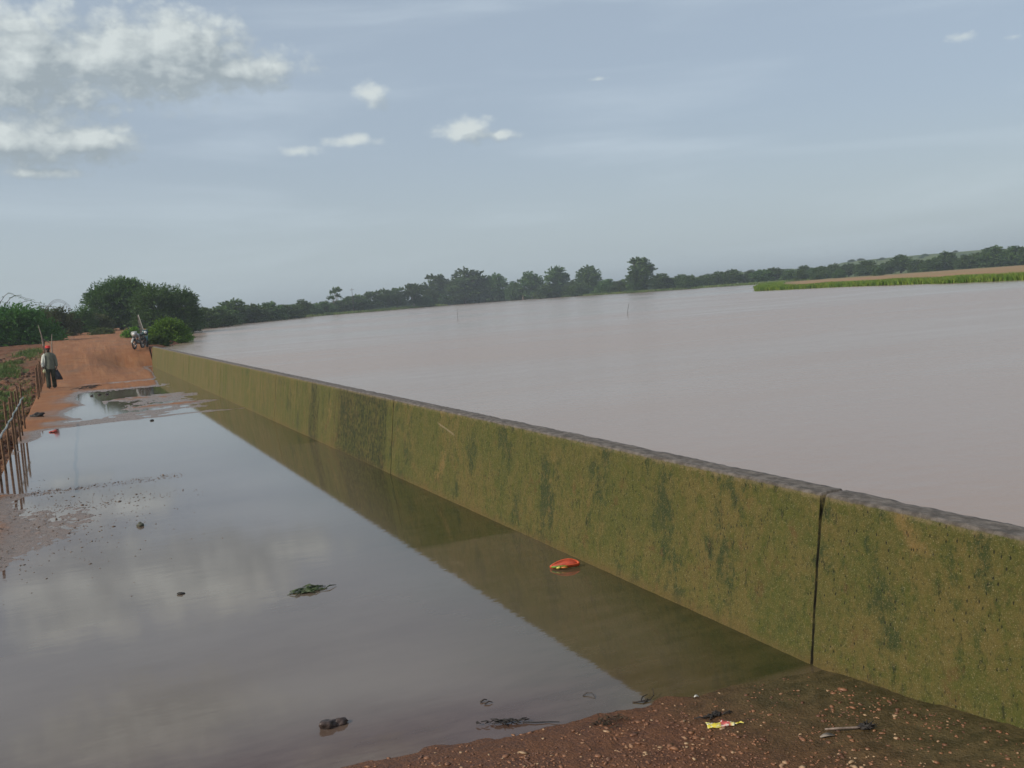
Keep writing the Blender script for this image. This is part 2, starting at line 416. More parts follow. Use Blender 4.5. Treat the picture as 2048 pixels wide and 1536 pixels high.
silt = t.mix(t.ramp(n2, .3, .7), (.15, .105, .08), (.21, .15, .12))
foreg = t.ramp(py, 6.4, 5.0)
hgt = t.math('ADD', pz, t.math('MULTIPLY_ADD', n1, .02, -.01))
wetc = t.mix(foreg, silt, wet)
alg = t.math('MULTIPLY', t.ramp(t.math('ADD', px, t.math('MULTIPLY_ADD', n1, 1.2, -.6)), 2.6, 3.9), foreg)
wetc = t.mix(t.math('MULTIPLY', alg, .8), wetc, t.mix(t.ramp(n2, .35, .65), (.034, .036, .010), (.085, .07, .022)))
trk = t.noise(t.scale(p, (2.6, .10, 1)), 1, 5, .6)
dry = t.mix(t.math('MULTIPLY', t.ramp(trk, .50, .66), .4), dry, (.185, .075, .030)); dry = t.mix(t.math('MULTIPLY', t.ramp(trk, .46, .34), .35), dry, (.34, .17, .08))
dryness = t.math('MULTIPLY', t.ramp(hgt, .010, .04), t.ramp(py, 7., 20.))
t.put(b.inputs['Base Color'], t.mix(dryness, wetc, dry))
wr = t.math('MULTIPLY_ADD', t.ramp(n2, .3, .7), .25, .2)
dn = t.math('MULTIPLY_ADD', foreg, .25, 0.)
t.put(b.inputs['Roughness'], t.math('ADD', t.mix(dryness, wr, (.9, .9, .9)), dn, clamp=True))
bh = t.math('ADD', n2, t.math('MULTIPLY', n3, .6))
t.put(b.inputs['Normal'], t.bump(bh, .9, .03)); b.inputs['Specular IOR Level'].default_value = .4
tag(link('causeway_road', rm, m, smooth=True), kind='structure')

sel = (ys > 4.2) & (ys < 59.8); PY = RY[sel]; PX = RX[sel]; dep = -RZ[sel]
near_wall = sstep(.0, 1, (PX-3.0))
keep = dep > -.012
Fp = gridfaces(sel.sum(), nc); kf = keep.ravel()[Fp].any(1); Fp = Fp[kf]
used = np.unique(Fp); remap = -np.ones(keep.size, int); remap[used] = np.arange(len(used))
Vp = np.stack([PX.ravel(), PY.ravel(), np.zeros(PX.size)], 1)[used]
pm = npmesh('floodwater', Vp, remap[Fp])
setattr_f(pm, 'depth', dep.ravel()[used])
m, t, b = mat('muddy_flood_water')
p = t.pos(); px, py, pz = t.sep(p)[:3]; dp = t.new('ShaderNodeAttribute', attribute_name='depth').outputs['Fac']
n1 = t.noise(t.scale(p, (.5, .9, 1)), 1, 5, .6); n2 = t.noise(t.scale(p, (2.5, 7, 1)), 1, 5, .6)
mud = t.mix(t.ramp(n1, .35, .65), (.132, .104, .080), (.156, .124, .097))
shallow = t.mix(t.ramp(n2, .3, .7), (.075, .042, .03), (.105, .066, .05))
c = t.mix(t.ramp(t.math('ADD', dp, t.math('MULTIPLY_ADD', n1, .012, -.006)), .003, .036), shallow, mud)
c = t.mix(t.math('MULTIPLY', t.ramp(t.math('ADD', px, t.math('MULTIPLY_ADD', n1, 1.2, -.6)), 1.9, 3.3), .75), c, t.mix(t.ramp(n2, .35, .65), (.066, .056, .024), (.088, .070, .036)))  # olive reflection of the wall painted into the water's base colour
# settled, clearer water over algae at the foot of the wall, slab by slab
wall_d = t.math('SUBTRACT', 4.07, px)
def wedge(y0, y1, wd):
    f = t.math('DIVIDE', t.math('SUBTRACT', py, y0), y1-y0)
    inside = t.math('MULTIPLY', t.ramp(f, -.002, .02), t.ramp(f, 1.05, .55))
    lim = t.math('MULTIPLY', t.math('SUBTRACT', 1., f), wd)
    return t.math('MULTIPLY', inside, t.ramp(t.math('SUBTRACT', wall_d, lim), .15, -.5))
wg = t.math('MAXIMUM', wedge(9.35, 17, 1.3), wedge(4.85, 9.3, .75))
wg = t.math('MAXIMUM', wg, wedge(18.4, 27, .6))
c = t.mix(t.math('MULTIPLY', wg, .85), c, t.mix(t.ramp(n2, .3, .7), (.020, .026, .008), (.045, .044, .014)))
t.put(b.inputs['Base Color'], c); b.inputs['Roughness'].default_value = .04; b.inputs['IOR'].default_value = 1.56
rip = t.noise(t.scale(p, (3.0, 9.0, 1), ), 1., 3, .5); rip2 = t.noise(t.scale(p, (30, 42, 1)), 1., 2, .5)
ripw = t.math('MULTIPLY', rip, t.ramp(py, 18, 9))
t.put(b.inputs['Normal'], t.bump(rip2, .03, .003, t.bump(ripw, .035, .015)))
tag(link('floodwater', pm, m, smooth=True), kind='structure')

# far low land beyond everything is part of 'ground'

# ---------------------------------------------------------------- wall
def fac3(x, y, z, s=0): return mnoise.noise(Vector((x+s*7.7, y, z)))
m, t, b = mat('algae_concrete')
p = t.pos(); px, py, pz = t.sep(p)[:3]
base_n = t.noise(p, 1.1, 7, .68); fine = t.noise(p, 26, 6, .75); med = t.noise(t.scale(p, (1, 1, .8), (2, 5, 1)), 6.5, 6, .72)
streak = t.noise(t.scale(p, (1, 4.2, .6)), 1, 7, .7); streakf = t.noise(t.scale(p, (1, 18, 7)), 1, 6, .7)
pit = t.vor(t.scale(p, (1, 1, .5)), 30); grit_glint = t.noise(p, 120, 4, .7)
farf = t.ramp(py, 13, 36)
c = t.mix(t.ramp(base_n, .40, .60), (.118, .093, .026), (.078, .080, .018))
c = t.mix(t.math('MULTIPLY', t.ramp(med, .46, .60), .75), c, (.070, .078, .013))
c = t.mix(t.math('MULTIPLY', t.ramp(streak, .52, .66), .5), c, (.062, .072, .012))
c = t.mix(t.math('MULTIPLY', t.ramp(t.math('ADD', t.noise(t.scale(p, (1, 1.8, 1), (3, 1, 2)), 1.1, 8, .72), t.math('MULTIPLY_ADD', med, .4, -.2)), .53, .64), .85), c, (.026, .040, .013))
c = t.mix(t.math('MULTIPLY', t.ramp(fine, .52, .62), .5), c, (.135, .105, .028))
c = t.mix(t.math('MULTIPLY', t.ramp(fine, .47, .37), .6), c, (.034, .040, .010))
mid2 = t.noise(t.scale(p, (1, 1, .7), (5, 5, 5)), 15, 4, .7)
c = t.mix(t.math('MULTIPLY', t.ramp(mid2, .56, .64), .4), c, (.044, .058, .012))
c = t.mix(t.math('MULTIPLY', t.ramp(mid2, .42, .36), .3), c, (.155, .105, .036))
c = t.mix(t.math('MULTIPLY', t.ramp(t.math('ADD', streakf, t.math('MULTIPLY_ADD', med, .3, -.15)), .605, .66), .7), c, (.014, .018, .006))
tan = t.ramp(t.math('ADD', t.noise(t.scale(p, (1, 1, 1), (9, 4, 1)), 2.0, 3, .5), t.math('MULTIPLY_ADD', fine, .18, -.09)), .66, .76)
c = t.mix(t.math('MULTIPLY', tan, .7), c, (.20, .125, .045))
rust = t.ramp(t.math('ADD', t.noise(t.scale(p, (1, 1, 1), (1, 8, 5)), 4, 6, .75), t.math('MULTIPLY', pz, -.06)), .54, .66)
c = t.mix(t.math('MULTIPLY', rust, .45), c, (.105, .048, .020))
clus = t.ramp(t.noise(t.scale(p, (1, 1, 1), (6, 2, 9)), 1.3, 5, .65), .40, .55)
sc_ = t.sep(t.scale(p, (1, 1, 1), (0, -11.7, -.86)))
scr = t.math('ABSOLUTE', t.math('ADD', sc_[2], t.math('MULTIPLY', sc_[1], -.16)))
scr = t.math('MULTIPLY', t.math('MULTIPLY', t.ramp(scr, .016, .004), t.ramp(t.math('ABSOLUTE', sc_[1]), .36, .22)), t.ramp(grit_glint, .40, .52))
c = t.mix(t.math('MULTIPLY', scr, .7), c, (.30, .24, .16))
c = t.mix(t.math('MULTIPLY', t.math('MULTIPLY', t.ramp(t.math('ADD', pit, t.math('MULTIPLY', med, .22)), .30, .22), clus), .95), c, (.012, .014, .006))
c = t.mix(t.math('MULTIPLY', t.ramp(grit_glint, .58, .64), .6), c, (.27, .23, .13))  # bright glints painted as pale specks over the gritty face
c = t.mix(t.math('MULTIPLY', t.ramp(grit_glint, .44, .34), .45), c, (.025, .028, .008))
foot = t.ramp(t.math('ADD', pz, t.math('MULTIPLY', base_n, .14)), .18, .05)
c = t.mix(t.math('MULTIPLY', foot, .55), c, (.125, .080, .028))
c = t.mix(t.math('MULTIPLY', farf, .6), c, t.mix(t.ramp(streak, .44, .6), (.160, .118, .05), (.088, .098, .022)))
# black-green weathered block on the middle panel beside its joint
yy = t.math('ADD', py, t.math('MULTIPLY_ADD', streak, 2.2, -1.1))
blk = t.math('MULTIPLY', t.ramp(yy, 14.1, 14.4), t.ramp(yy, 17.6, 16.9))
bl2 = t.math('MULTIPLY', t.ramp(yy, 18.6, 18.8), t.ramp(yy, 19.6, 19.2))
blk = t.math('MULTIPLY', t.math('MAXIMUM', blk, bl2), t.math('MULTIPLY_ADD', t.ramp(fine, .4, .6), .5, .5))
c = t.mix(t.math('MULTIPLY', blk, t.math('MULTIPLY_ADD', t.ramp(t.noise(p, 14, 6, .75), .38, .6), .9, .1)), c, (.012, .016, .008))
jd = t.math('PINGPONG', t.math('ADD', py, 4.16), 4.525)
c = t.mix(t.math('MULTIPLY', t.ramp(t.math('ADD', jd, t.math('MULTIPLY_ADD', fine, .012, -.006)), .015, .007), .93), c, (.008, .007, .005))  # shade of the joint gaps painted near black onto the panel edges
# crest: bare dark mortar with a pale worn arris
crest = t.ramp(t.math('ADD', pz, t.math('MULTIPLY_ADD', fine, .03, -.015)), 1.058, 1.072)
pale = t.math('MULTIPLY', t.ramp(t.math('ADD', pz, t.math('MULTIPLY_ADD', fine, .05, -.025)), 1.03, 1.055), t.ramp(t.noise(p, 12, 5, .7), .38, .6))
c = t.mix(t.math('MULTIPLY', pale, .55), c, (.20, .15, .085))
c = t.mix(crest, c, t.mix(t.ramp(t.noise(t.scale(p, (9, 5, 1)), 2, 6, .7), .35, .7), (.080, .068, .058), (.200, .172, .148)))
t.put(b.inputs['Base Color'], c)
t.put(b.inputs['Roughness'], t.math('MULTIPLY_ADD', t.ramp(grit_glint, .62, .68), -.45, .85)); b.inputs['Specular IOR Level'].default_value = .28
bh = t.math('ADD', t.math('MULTIPLY', fine, .8), t.math('ADD', t.math('MULTIPLY', grit_glint, .35), t.math('MULTIPLY', t.ramp(pit, .0, .3), .25)))
t.put(b.inputs['Normal'], t.bump(bh, .9, .018))
M_wall = m
M_gap = simple('joint_filler', (.02, .016, .01), .95)
wall = empty('retaining_wall', (4.07, 0, 0), 0, 'long algae-stained concrete wall holding the brown lake back from the flooded road', 'wall')
def panel(y0, y1, i):
    st = .035 if y0 < 10 else .08 if y0 < 20 else .25
    yv = list(np.arange(y0+.02, y1-.02, st)); yv = [y0, y0+.008]+yv+[y1-.008, y1]
    prof = []
    nz = 34 if y0 < 12 else 20
    for k in range(nz): z = -.3+(1.065+.3)*k/(nz-1); prof.append((.14*z/1.08, z, 'f'))
    for k in range(1, 5): a = k/4*math.pi/2; prof.append((.14+.018*(1-math.cos(a))+.0, 1.065+.018*math.sin(a), 'c'))
    for k in range(1, 6): prof.append((.158+.155*k/5, 1.083, 't'))
    prof.append((.34, 1.05, 'b')); prof.append((.37, .7, 'b')); prof.append((.40, -.3, 'b'))
    V = []; n = len(prof)
    for y in yv:
        ed = min(abs(y-y0), abs(y-y1)); e_in = max(0, 1-ed/.02)
        for (x, z, f) in prof:
            dx = dy = dz = 0
            if f in 'fc':
                chip = max(0, fac3(0, y*6.5, z*2, 11)-.3)*max(0, (z-.97)/.11) if z > .97 else 0
                dx = 0
                dx = .007*fac3(0, y*1.5, z*1.5, 1)+.004*fac3(3, y*9, z*9, 2)+.0025*fac3(3, y*28, z*22, 4) + .006*e_in + .055*chip
            if f in 'tc':
                r_ = abs(fac3(x*9, y*5, 0, 5)); dz = .005*fac3(x*6, y*3.1, 0, 3)+.005*fac3(x*22, y*16, 0, 4)-.008*max(0, r_-.35)
                dz -= .03*max(0, fac3(x*3, y*3.3, 0, 8)-.42)
            if z > .78 and i == 1 and y > y1-.05: dy = -.018*((z-.78)/.3)**2.2
            if z > .78 and i == 0 and False: dy = 0
            if i == 0 and y > y1-.05 and z > .8: dy = -.030*((z-.8)/.28)**2
            if ed < .01: dy += .006*fac3(0, z*9, y0, 6)
            V.append((x+dx, y+dy, z+dz))
    F = []
    for r in range(len(yv)-1):
        for k in range(n-1):
            a = r*n+k; F.append((a, a+1, a+n+1, a+n))
    me = npmesh('wall_panel', V, F)
    bm = bmesh.new(); bm.from_mesh(me); bm.verts.ensure_lookup_table()
    for r in (0, len(yv)-1):
        vs = [bm.verts[r*n+k] for k in range(n)]; bm.faces.new(vs if r == 0 else vs[::-1])
    bmesh.ops.recalc_face_normals(bm, faces=bm.faces[:]); bm.to_mesh(me); bm.free()
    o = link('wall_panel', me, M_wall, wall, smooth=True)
    return o
YJ = [-4.2, 4.89, 13.94, 22.99, 32.04, 41.09, 50.14, 60.0]
for i in range(len(YJ)-1):
    g0 = .008; g1 = .008
    panel(YJ[i]+(g0 if i else 0), YJ[i+1]-(g1 if i < len(YJ)-2 else 0), i)
for j in YJ[1:-1]:
    MB().loft([[( .17, j-.03, -.28), (.17, j+.03, -.28), (.36, j+.03, -.28), (.36, j-.03, -.28)], [(.26, j-.03, .95), (.26, j+.03, .95), (.335, j+.03, .95), (.335, j-.03, .95)]]).build('joint_filler', M_gap, wall, False)

# ---------------------------------------------------------------- railing on the left edge
M_rust = simple('rusted_steel', (.16, .085, .042), .8, .5, 14, .1, .004)
M_pipe = simple('galvanised_pipe', (.30, .31, .28), .5, .3, 9, .3, .002)
def post_mesh(h=1.2):
    mb = MB(); a = .036; tk = .008
    prof = [(-a/2, -a/2), (a/2, -a/2), (a/2, -a/2+tk), (-a/2+tk, -a/2+tk), (-a/2+tk, a/2), (-a/2, a/2)]
    rings = [[(x, y, z) for x, y in prof] for z in (-.12, .3, .7, h-.01, h)]
    mb.loft(rings)
    o = mb.build('fence_post', M_rust, None, False); return o
pm_ = post_mesh(); 
rail = empty('railing', (-1.24, 16.5, 0), 0, 'leaning rusty angle-iron posts joined by a pale sagging pipe at the left road edge', 'railing')
post_y = [16.5, 17.9, 19.3, 20.75, 22.1, 23.45, 24.7, 26.0, 27.36]
for i, y in enumerate(post_y):
    o = pm_ if i == 0 else pm_.copy()
    if i: COL.objects.link(o)
    o.name = 'post'; o.parent = rail; o.location = (random.uniform(-.015, .015), y-16.5, 0)
    o.rotation_euler = (random.uniform(-.02, .02), random.uniform(-.03, .01), random.uniform(.2, .5)); o.scale = (1, 1, random.uniform(.95, 1.03))
pts = []
for k in range(40):
    y = 16.0+(27.6-16.0)*k/39; pts.append((-.035+.01*math.sin(k), y-16.5, .74+.012*max(0, y-20)**1.25*.55+.006*math.sin(y*2.2)))
MB().tube([(a+.05, b_, c_) for a, b_, c_ in pts], .017, 9).build('rail_pipe', M_pipe, rail)
fp = pm_.copy(); COL.objects.link(fp); fp.parent = None; fp.name = 'fence_post'
tag(fp, 'rusty iron post in the close-set far row beside the walking man', 'post', 'rusty posts of the far row')
fy = [38.5+1.12*i for i in range(17)]
for i, y in enumerate(fy):
    o = fp if i == 0 else fp.copy()
    if i: COL.objects.link(o)
    o.location = (-1.235+random.uniform(-.02, .02), y, float(rampz(y))); o.rotation_euler = (random.uniform(-.03, .03), random.uniform(-.05, .03), random.uniform(0, .6))
    o.scale = (1, 1, random.uniform(.92, 1.04))

# ---------------------------------------------------------------- foliage
def leaf_mat(name, c1, c2, c3, sc=.8):
    m, t, b = mat(name)
    gpos = t.new('ShaderNodeTexCoord').outputs['Object']; oi = t.new('ShaderNodeObjectInfo').outputs['Random']
    n = t.noise(gpos, sc, 3); n2 = t.noise(gpos, sc*6, 2)
    c = t.mix(t.ramp(n, .35, .65), c1, c2); c = t.mix(t.math('MULTIPLY', t.ramp(n2, .5, .75), .7), c, c3)
    hsv = t.new('ShaderNodeHueSaturation'); t.put(hsv.inputs['Color'], c)
    t.put(hsv.inputs['Value'], t.math('MULTIPLY_ADD', oi, .5, .75)); t.put(hsv.inputs['Hue'], t.math('MULTIPLY_ADD', oi, .03, .485))
    tr = t.new('ShaderNodeBsdfTranslucent'); t.put(tr.inputs[0], hsv.outputs[0])
    t.put(b.inputs['Base Color'], hsv.outputs[0]); b.inputs['Roughness'].default_value = .6; b.inputs['Specular IOR Level'].default_value = .25
    mx = t.new('ShaderNodeMixShader'); mx.inputs[0].default_value = .3
    t.l.new(b.outputs[0], mx.inputs[1]); t.l.new(tr.outputs[0], mx.inputs[2]); t.l.new(mx.outputs[0], t.n['Material Output'].inputs[0])
    return m
L_dark = leaf_mat('dark_leaves', (.042, .090, .018), (.072, .135, .026), (.125, .19, .042))
L_acacia = leaf_mat('acacia_leaves', (.048, .135, .022), (.085, .20, .034), (.14, .27, .05))
L_bright = leaf_mat('bright_leaves', (.09, .22, .022), (.16, .32, .035), (.24, .40, .06), 1.5)
L_far = leaf_mat('far_leaves', (.056, .108, .028), (.090, .150, .036), (.15, .215, .055), 3.)
L_olive = leaf_mat('olive_leaves', (.075, .10, .03), (.11, .13, .04), (.14, .15, .06), .6)
M_bark = simple('bark', (.10, .075, .055), .9, .4, 3, 0, .03)
M_bark_p = simple('pale_bark', (.24, .19, .15), .9, .3, 3, 0, .03)

def sprays(lobes, nspray, per, leaf, seed, reach=1.12, width=.14, start=.35, up=.15, thin=.5, flip=True):
    """leafy sprays radiating out of ellipsoid lobes -> quads"""
    g = np.random.default_rng(seed); Vs = []
    wts = np.array([l[1][0]*l[1][2] for l in lobes]); wts = wts/wts.sum()
    for (c, r), k in zip(lobes, wts):
        n = max(6, int(nspray*k)); d = g.normal(size=(n, 3)); d[:, 2] += up; d /= np.linalg.norm(d, axis=1)[:, None]
        if flip: d[:, 2] = np.where(d[:, 2] < -.35, -d[:, 2]*.6, d[:, 2])
        L = g.uniform(.86, reach, n)
        tt = start+(1-start)*g.random((n, per))**.75
        P = d[:, None, :]*(tt*L[:, None])[..., None]
        P = P + g.normal(size=P.shape)*width*(1.15-tt)[..., None]*.8
        P = P*np.array(r) + np.array(c)
        if not flip: P[..., 2] = np.abs(P[..., 2])
        D = np.repeat(d[:, None, :], per, 1)+g.normal(size=P.shape)*.55
        P = P.reshape(-1, 3); D = D.reshape(-1, 3); D /= np.linalg.norm(D, axis=1)[:, None]
        N = g.normal(size=P.shape)+np.array([0, 0, .6]); B = np.cross(D, N); B /= np.linalg.norm(B, axis=1)[:, None]+1e-9
        s = leaf*g.uniform(.55, 1.35, len(P))[:, None]
        a = P-D*s; e = P+D*s; m1 = P+B*s*thin; m2 = P-B*s*thin
        Vs.append(np.stack([a, m1, e, m2], 1).reshape(-1, 3))
    V = np.concatenate(Vs); F = np.arange(len(V)).reshape(-1, 4); return V, F
def crown(lobes, nspray, per, leaf, seed, m, parent, **k):
    V, F = sprays(lobes, nspray, per, leaf, seed, **k)
    return link('crown', npmesh('crown', V, F), m, parent)
def trunk(parent, lobes, r0, m=M_bark, fork=.3, lean=(0, 0), seed=0):
    g = random.Random(seed); mb = MB(); top = min(l[0][2] for l in lobes)*.5+.1
    f = Vector((lean[0]*.4, lean[1]*.4, max(top, fork)))
    mb.tube([(0, 0, -.25), (lean[0]*.1, lean[1]*.1, .1), f*.6, f], [r0*1.35, r0*1.1, r0*.95, r0*.85], 8)
    for c, r in lobes:
        c = Vector(c); e = c+Vector((g.uniform(-.3, .3)*r[0], g.uniform(-.3, .3)*r[1], .35*r[2]))
        mid = f.lerp(e, .5)+Vector((g.uniform(-.1, .1)*r[0], g.uniform(-.1, .1)*r[1], -.08*r[2]))
        mb.tube([f*.95, f.lerp(mid, .6), mid, e], [r0*.7, r0*.5, r0*.36, r0*.1], 6)
        for q in range(2):
            e2 = c+Vector((g.uniform(-.7, .7)*r[0], g.uniform(-.7, .7)*r[1], g.uniform(.1, .6)*r[2]))
            mb.tube([mid, mid.lerp(e2, .6)+Vector((0, 0, .03*r[2])), e2], [r0*.3, r0*.18, r0*.05], 5)
    return mb.build('trunk', m, parent)

# --- trees on the left bank
T = empty('acacia_tree', (-4.2, 85, 1.0), 0, 'spreading feathery thorn tree at the far left edge with bare arching twigs above', 'tree')
lob = [((-.9, 0, 1.7), (2.6, 2.4, 1.9)), ((1.3, -.4, 1.3), (2.2, 2.0, 1.6)), ((2.5, .2, .9), (1.5, 1.6, 1.2)), ((-3.2, .3, 1.6), (2.4, 2.3, 1.8)), ((.4, -.6, 2.5), (2.3, 2, 1.1)), ((-6, .5, 1.4), (2.6, 2.4, 1.9)), ((2.2, -.6, .5), (1.8, 1.5, .9)), ((-1, -.8, .7), (3.5, 1.6, 1.1))]
crown(lob, 3000, 18, .105, 11, L_acacia, T, reach=1.2, width=.12, thin=.35)
trunk(T, lob, .16, seed=1)
mb = MB(); g_ = random.Random(5); tw = []
for (sx_, ex, h) in [(-.5, 1.9, 1.7), (-.8, 1.3, 1.9), (.2, 2.6, 1.2), (1., 3.7, .65), (.3, 3.3, .8), (-1.5, -3.0, 1.4), (1.6, 3.9, .35), (-2.6, -.9, 1.3)]:
    pp = []
    for k in range(9):
        f = k/8; pp.append((sx_+(ex-sx_)*f, -.3+.2*math.sin(sx_*3+f), 2.7+h*math.sin(min(1, f*1.35)*math.pi*.62)-h*.25*f*f*1.1))
    mb.tube(pp, [.028*(1-.8*k/8) for k in range(9)], 5); tw += pp[2:]
mb.build('bare_twigs', M_bark, T)
V, F = [], []
for q in tw:
    for k in range(5):
        a = np.array(q)+np.array([g_.uniform(-.15, .15), g_.uniform(-.1, .1), g_.uniform(-.08, .05)])
        d = np.array([g_.uniform(-1, 1), g_.uniform(-1, 1), g_.uniform(-.5, .5)])*.09; e = np.array([g_.uniform(-1, 1), g_.uniform(-1, 1), g_.uniform(-1, 1)])*.03
        V += [a-d, a+e, a+d, a-e]
link('twig_leaves', npmesh('twig_leaves', V, np.arange(len(V)).reshape(-1, 4)), L_acacia, T)

def bush(name, loc, w, h, label, m=L_acacia, seed=0, leaf=.08, ns=260, per=16, depth=None, cat='bush', group=None, reach=1.2, thin=.45, spiky=.12):
    o = empty(name, loc, 0, label, cat, group); g = random.Random(seed)
    dep = depth or w
    lob = [((0, -.05*dep, h*.16), (w*.46, dep*.4, h*.26)), ((0, 0, h*.45), (w*.36, dep*.36, h*.5)), ((-w*.22, -.05*dep, h*.33), (w*.26, dep*.28, h*.38)), ((w*.24, .03*dep, h*.32), (w*.25, dep*.28, h*.36)), ((g.uniform(-.1, .1)*w, -.1*dep, h*.6), (w*.22, dep*.22, h*.34))]
    crown(lob, int(ns*1.8), per, leaf, seed, m, o, flip=False, reach=reach, thin=thin, width=spiky, start=.3)
    trunk(o, lob, .02*w+.02, seed=seed, fork=.08*h)
    return o
bush('bush', (-.55, 100, 1.55), 3.6, 3.0, 'pale twiggy bush behind the small distant motorcycle', L_olive, 21, .09, 420)
bush('bush', (-2.3, 104, 1.35), 4.2, 3.3, 'dark low bush between the thorn tree and the pale twiggy bush', L_dark, 22, .09, 420)
bush('bush', (1.3, 116, 1.7), 3.6, 3.2, 'leafy bush touching the left side of the big dark tree', L_acacia, 23, .09, 420)
bush('bush', (2.8, 118, 1.8), 4.2, 2.1, 'olive scrub growing at the foot of the big dark tree', L_olive, 24, .09, 420)
bush('bush', (-7., 112, 1.2), 8, 2.6, 'dark scrub behind the thorn tree at the left edge', L_dark, 25, .12, 500)
# arching dead hoop above the pale bush
mb = MB()
for s in range(3):
    pp = [(-1.3+.0*s+2.3*f, .2*s, 1.2+2.0*math.sin(math.pi*(.15+.62*f))+.12*s) for f in np.linspace(0, 1, 12)]
    mb.tube(pp, [.018*(1-.5*k/11) for k in range(12)], 5)
mb.tube([(.1, 0, -.2), (0, .1, 1.4), (.35, .1, 2.6), (.7, .1, 3.1)], [.05, .045, .03, .01], 5); mb.tube([(0, .1, 1.4), (-.4, .1, 2.5), (-.7, .1, 3.1)], [.035, .02, .01], 5)
tag(mb.build('dead_branch', M_bark, None), 'leafless arching branch standing up above the pale twiggy bush', 'branch').location = (-.7, 101, 1.75)

T = empty('big_tree', (5.6, 124.5, 1.5), 0, 'big dark round-crowned tree at the end of the red road', 'tree')
lob = [((0, 0, 4.0), (3.3, 3.2, 2.4)), ((-2.0, -.4, 3.2), (2.0, 2.2, 2.3)), ((1.8, -.3, 3.3), (2.3, 2.4, 2.5)), ((-1.2, -.8, 1.8), (2.6, 2, 1.7)), ((1.5, -.6, 1.6), (2.6, 2, 1.6)), ((.6, 0, 5.1), (2.1, 2.0, 1.3))]
lob += [((0, -.8, .9), (3.6, 2, 1.3))]
crown(lob, 3600, 18, .12, 31, L_dark, T, reach=1.2, width=.09, thin=.4); trunk(T, lob, .28, seed=3)
T = empty('big_tree', (10.0, 118, 1.1), 0, 'dark spiky tree leaning over the lake beside the bright green shrub', 'tree')
lob = [((-1.0, 0, 3.5), (2.6, 2.6, 2.0)), ((1.4, -.3, 2.8), (2.2, 2.2, 2.2)), ((2.6, 0, 1.6), (1.6, 1.8, 1.6)), ((-.8, -.5, 1.5), (2.8, 2.2, 1.8)), ((1.2, -.4, 1.1), (2.6, 2.2, 1.4)), ((2.3, 0, 3.6), (1.1, 1.2, 1.2))]
lob += [((.4, -.6, .7), (3.4, 2, 1.1))]
crown(lob, 3300, 18, .12, 32, L_dark, T, reach=1.26, width=.08, thin=.35); trunk(T, lob, .24, seed=4)
bush('bush', (12.6, 128, 1.0), 5.5, 2.2, 'shadowy low bush on the shore under the spiky tree', L_dark, 33, .1, 500)
# bright green shrubs at the end of the wall
bush('shrub', (6.15, 72.0, .92), 3.3, 1.85, 'bright green leafy shrub on the lake shore just past the end of the wall', L_bright, 41, .055, 900, 18, depth=2.8, spiky=.1, thin=.5)
bush('shrub', (5.0, 65.6, .9), 1.7, .75, 'dark low shrub filling the gap between the wall end and the parked motorcycles', L_dark, 47, .05, 300, 14)
bush('shrub', (4.4, 80, 1.45), 2.0, .8, 'small light green shrub behind the parked motorcycles', L_bright, 42, .05, 260, 14)
bush('shrub', (7.2, 74.6, .88), 1.9, .75, 'low yellowish shrub trailing into the lake beside the bright shrub', L_bright, 43, .05, 240, 14)
bush('shrub', (2.6, 96, 1.65), 2.4, .7, 'low weedy tuft at the crest of the red road', L_olive, 44, .06, 240, 14)

# --- far trees: prototypes
def proto_tree(name, kind, seed):
    g = random.Random(seed); root = empty(name, (0, 0, -500)); lobes = []
    if kind == 'round':
        lobes = [((0, 0, .56), (.40, .40, .36)), ((-.25, 0, .42), (.28, .3, .3)), ((.26, 0, .44), (.27, .3, .3)), ((.05, 0, .78), (.25, .26, .21)), ((-.1, -.1, .28), (.34, .3, .24))]
    elif kind == 'tall':
        lobes = [((0, 0, .62), (.34, .32, .30)), ((-.2, 0, .5), (.24, .26, .22)), ((.2, 0, .72), (.25, .26, .24)), ((-.08, 0, .82), (.22, .22, .17)), ((.18, 0, .38), (.2, .2, .18))]
    elif kind == 'airy':
        lobes = [((-.28, 0, .58), (.17, .17, .14)), ((-.12, 0, .76), (.18, .16, .12)), ((.22, 0, .8), (.26, .2, .15)), ((.3, 0, .6), (.13, .15, .12)), ((.02, 0, .3), (.2, .2, .2))]
    elif kind == 'multi':
        lobes = [((-.3, 0, .5), (.24, .28, .32)), ((0, .05, .62), (.28, .3, .34)), ((.3, 0, .5), (.25, .28, .34)), ((-.14, -.1, .8), (.16, .2, .17)), ((.16, -.05, .84), (.16, .2, .14)), ((0, -.1, .3), (.44, .3, .24))]
    elif kind == 'low':
        lobes = [((0, 0, .45), (.4, .36, .46)), ((-.3, 0, .3), (.25, .3, .34)), ((.28, 0, .34), (.26, .3, .38)), ((g.uniform(-.2, .2), 0, .66), (.2, .2, .28))]
    lobes = [((c[0]+g.uniform(-.05, .05), c[1], c[2]+g.uniform(-.03, .03)), r) for c, r in lobes]
    tag(root, None, 'bush' if kind == 'low' else 'tree')
    if kind in ('round', 'multi', 'tall'): lobes += [((-.28, -.05, .2), (.2, .2, .2)), ((.25, .05, .18), (.22, .2, .19)), ((0, -.1, .2), (.3, .25, .2))] if kind != 'tall' else [((.05, 0, .2), (.3, .25, .2))]
    if kind == 'low': lobes += [((0, -.05, .14), (.5, .42, .22))]
    crown(lobes, 520 if kind != 'airy' else 190, 12, .030, seed, L_far, root, flip=(kind != 'low'), reach=1.08, width=.15, thin=.6, start=.35)
    trunk(root, lobes, .028 if kind != 'low' else .018, seed=seed, m=M_bark_p if kind in ('tall', 'airy') else M_bark, fork=.12)
    return root
PR = {k: [proto_tree('bush' if k == 'low' else 'tree', k, 100+i*10+j) for j in range(n)] for i, (k, n) in enumerate([('round', 3), ('tall', 2), ('airy', 1), ('multi', 2), ('low', 3)])}
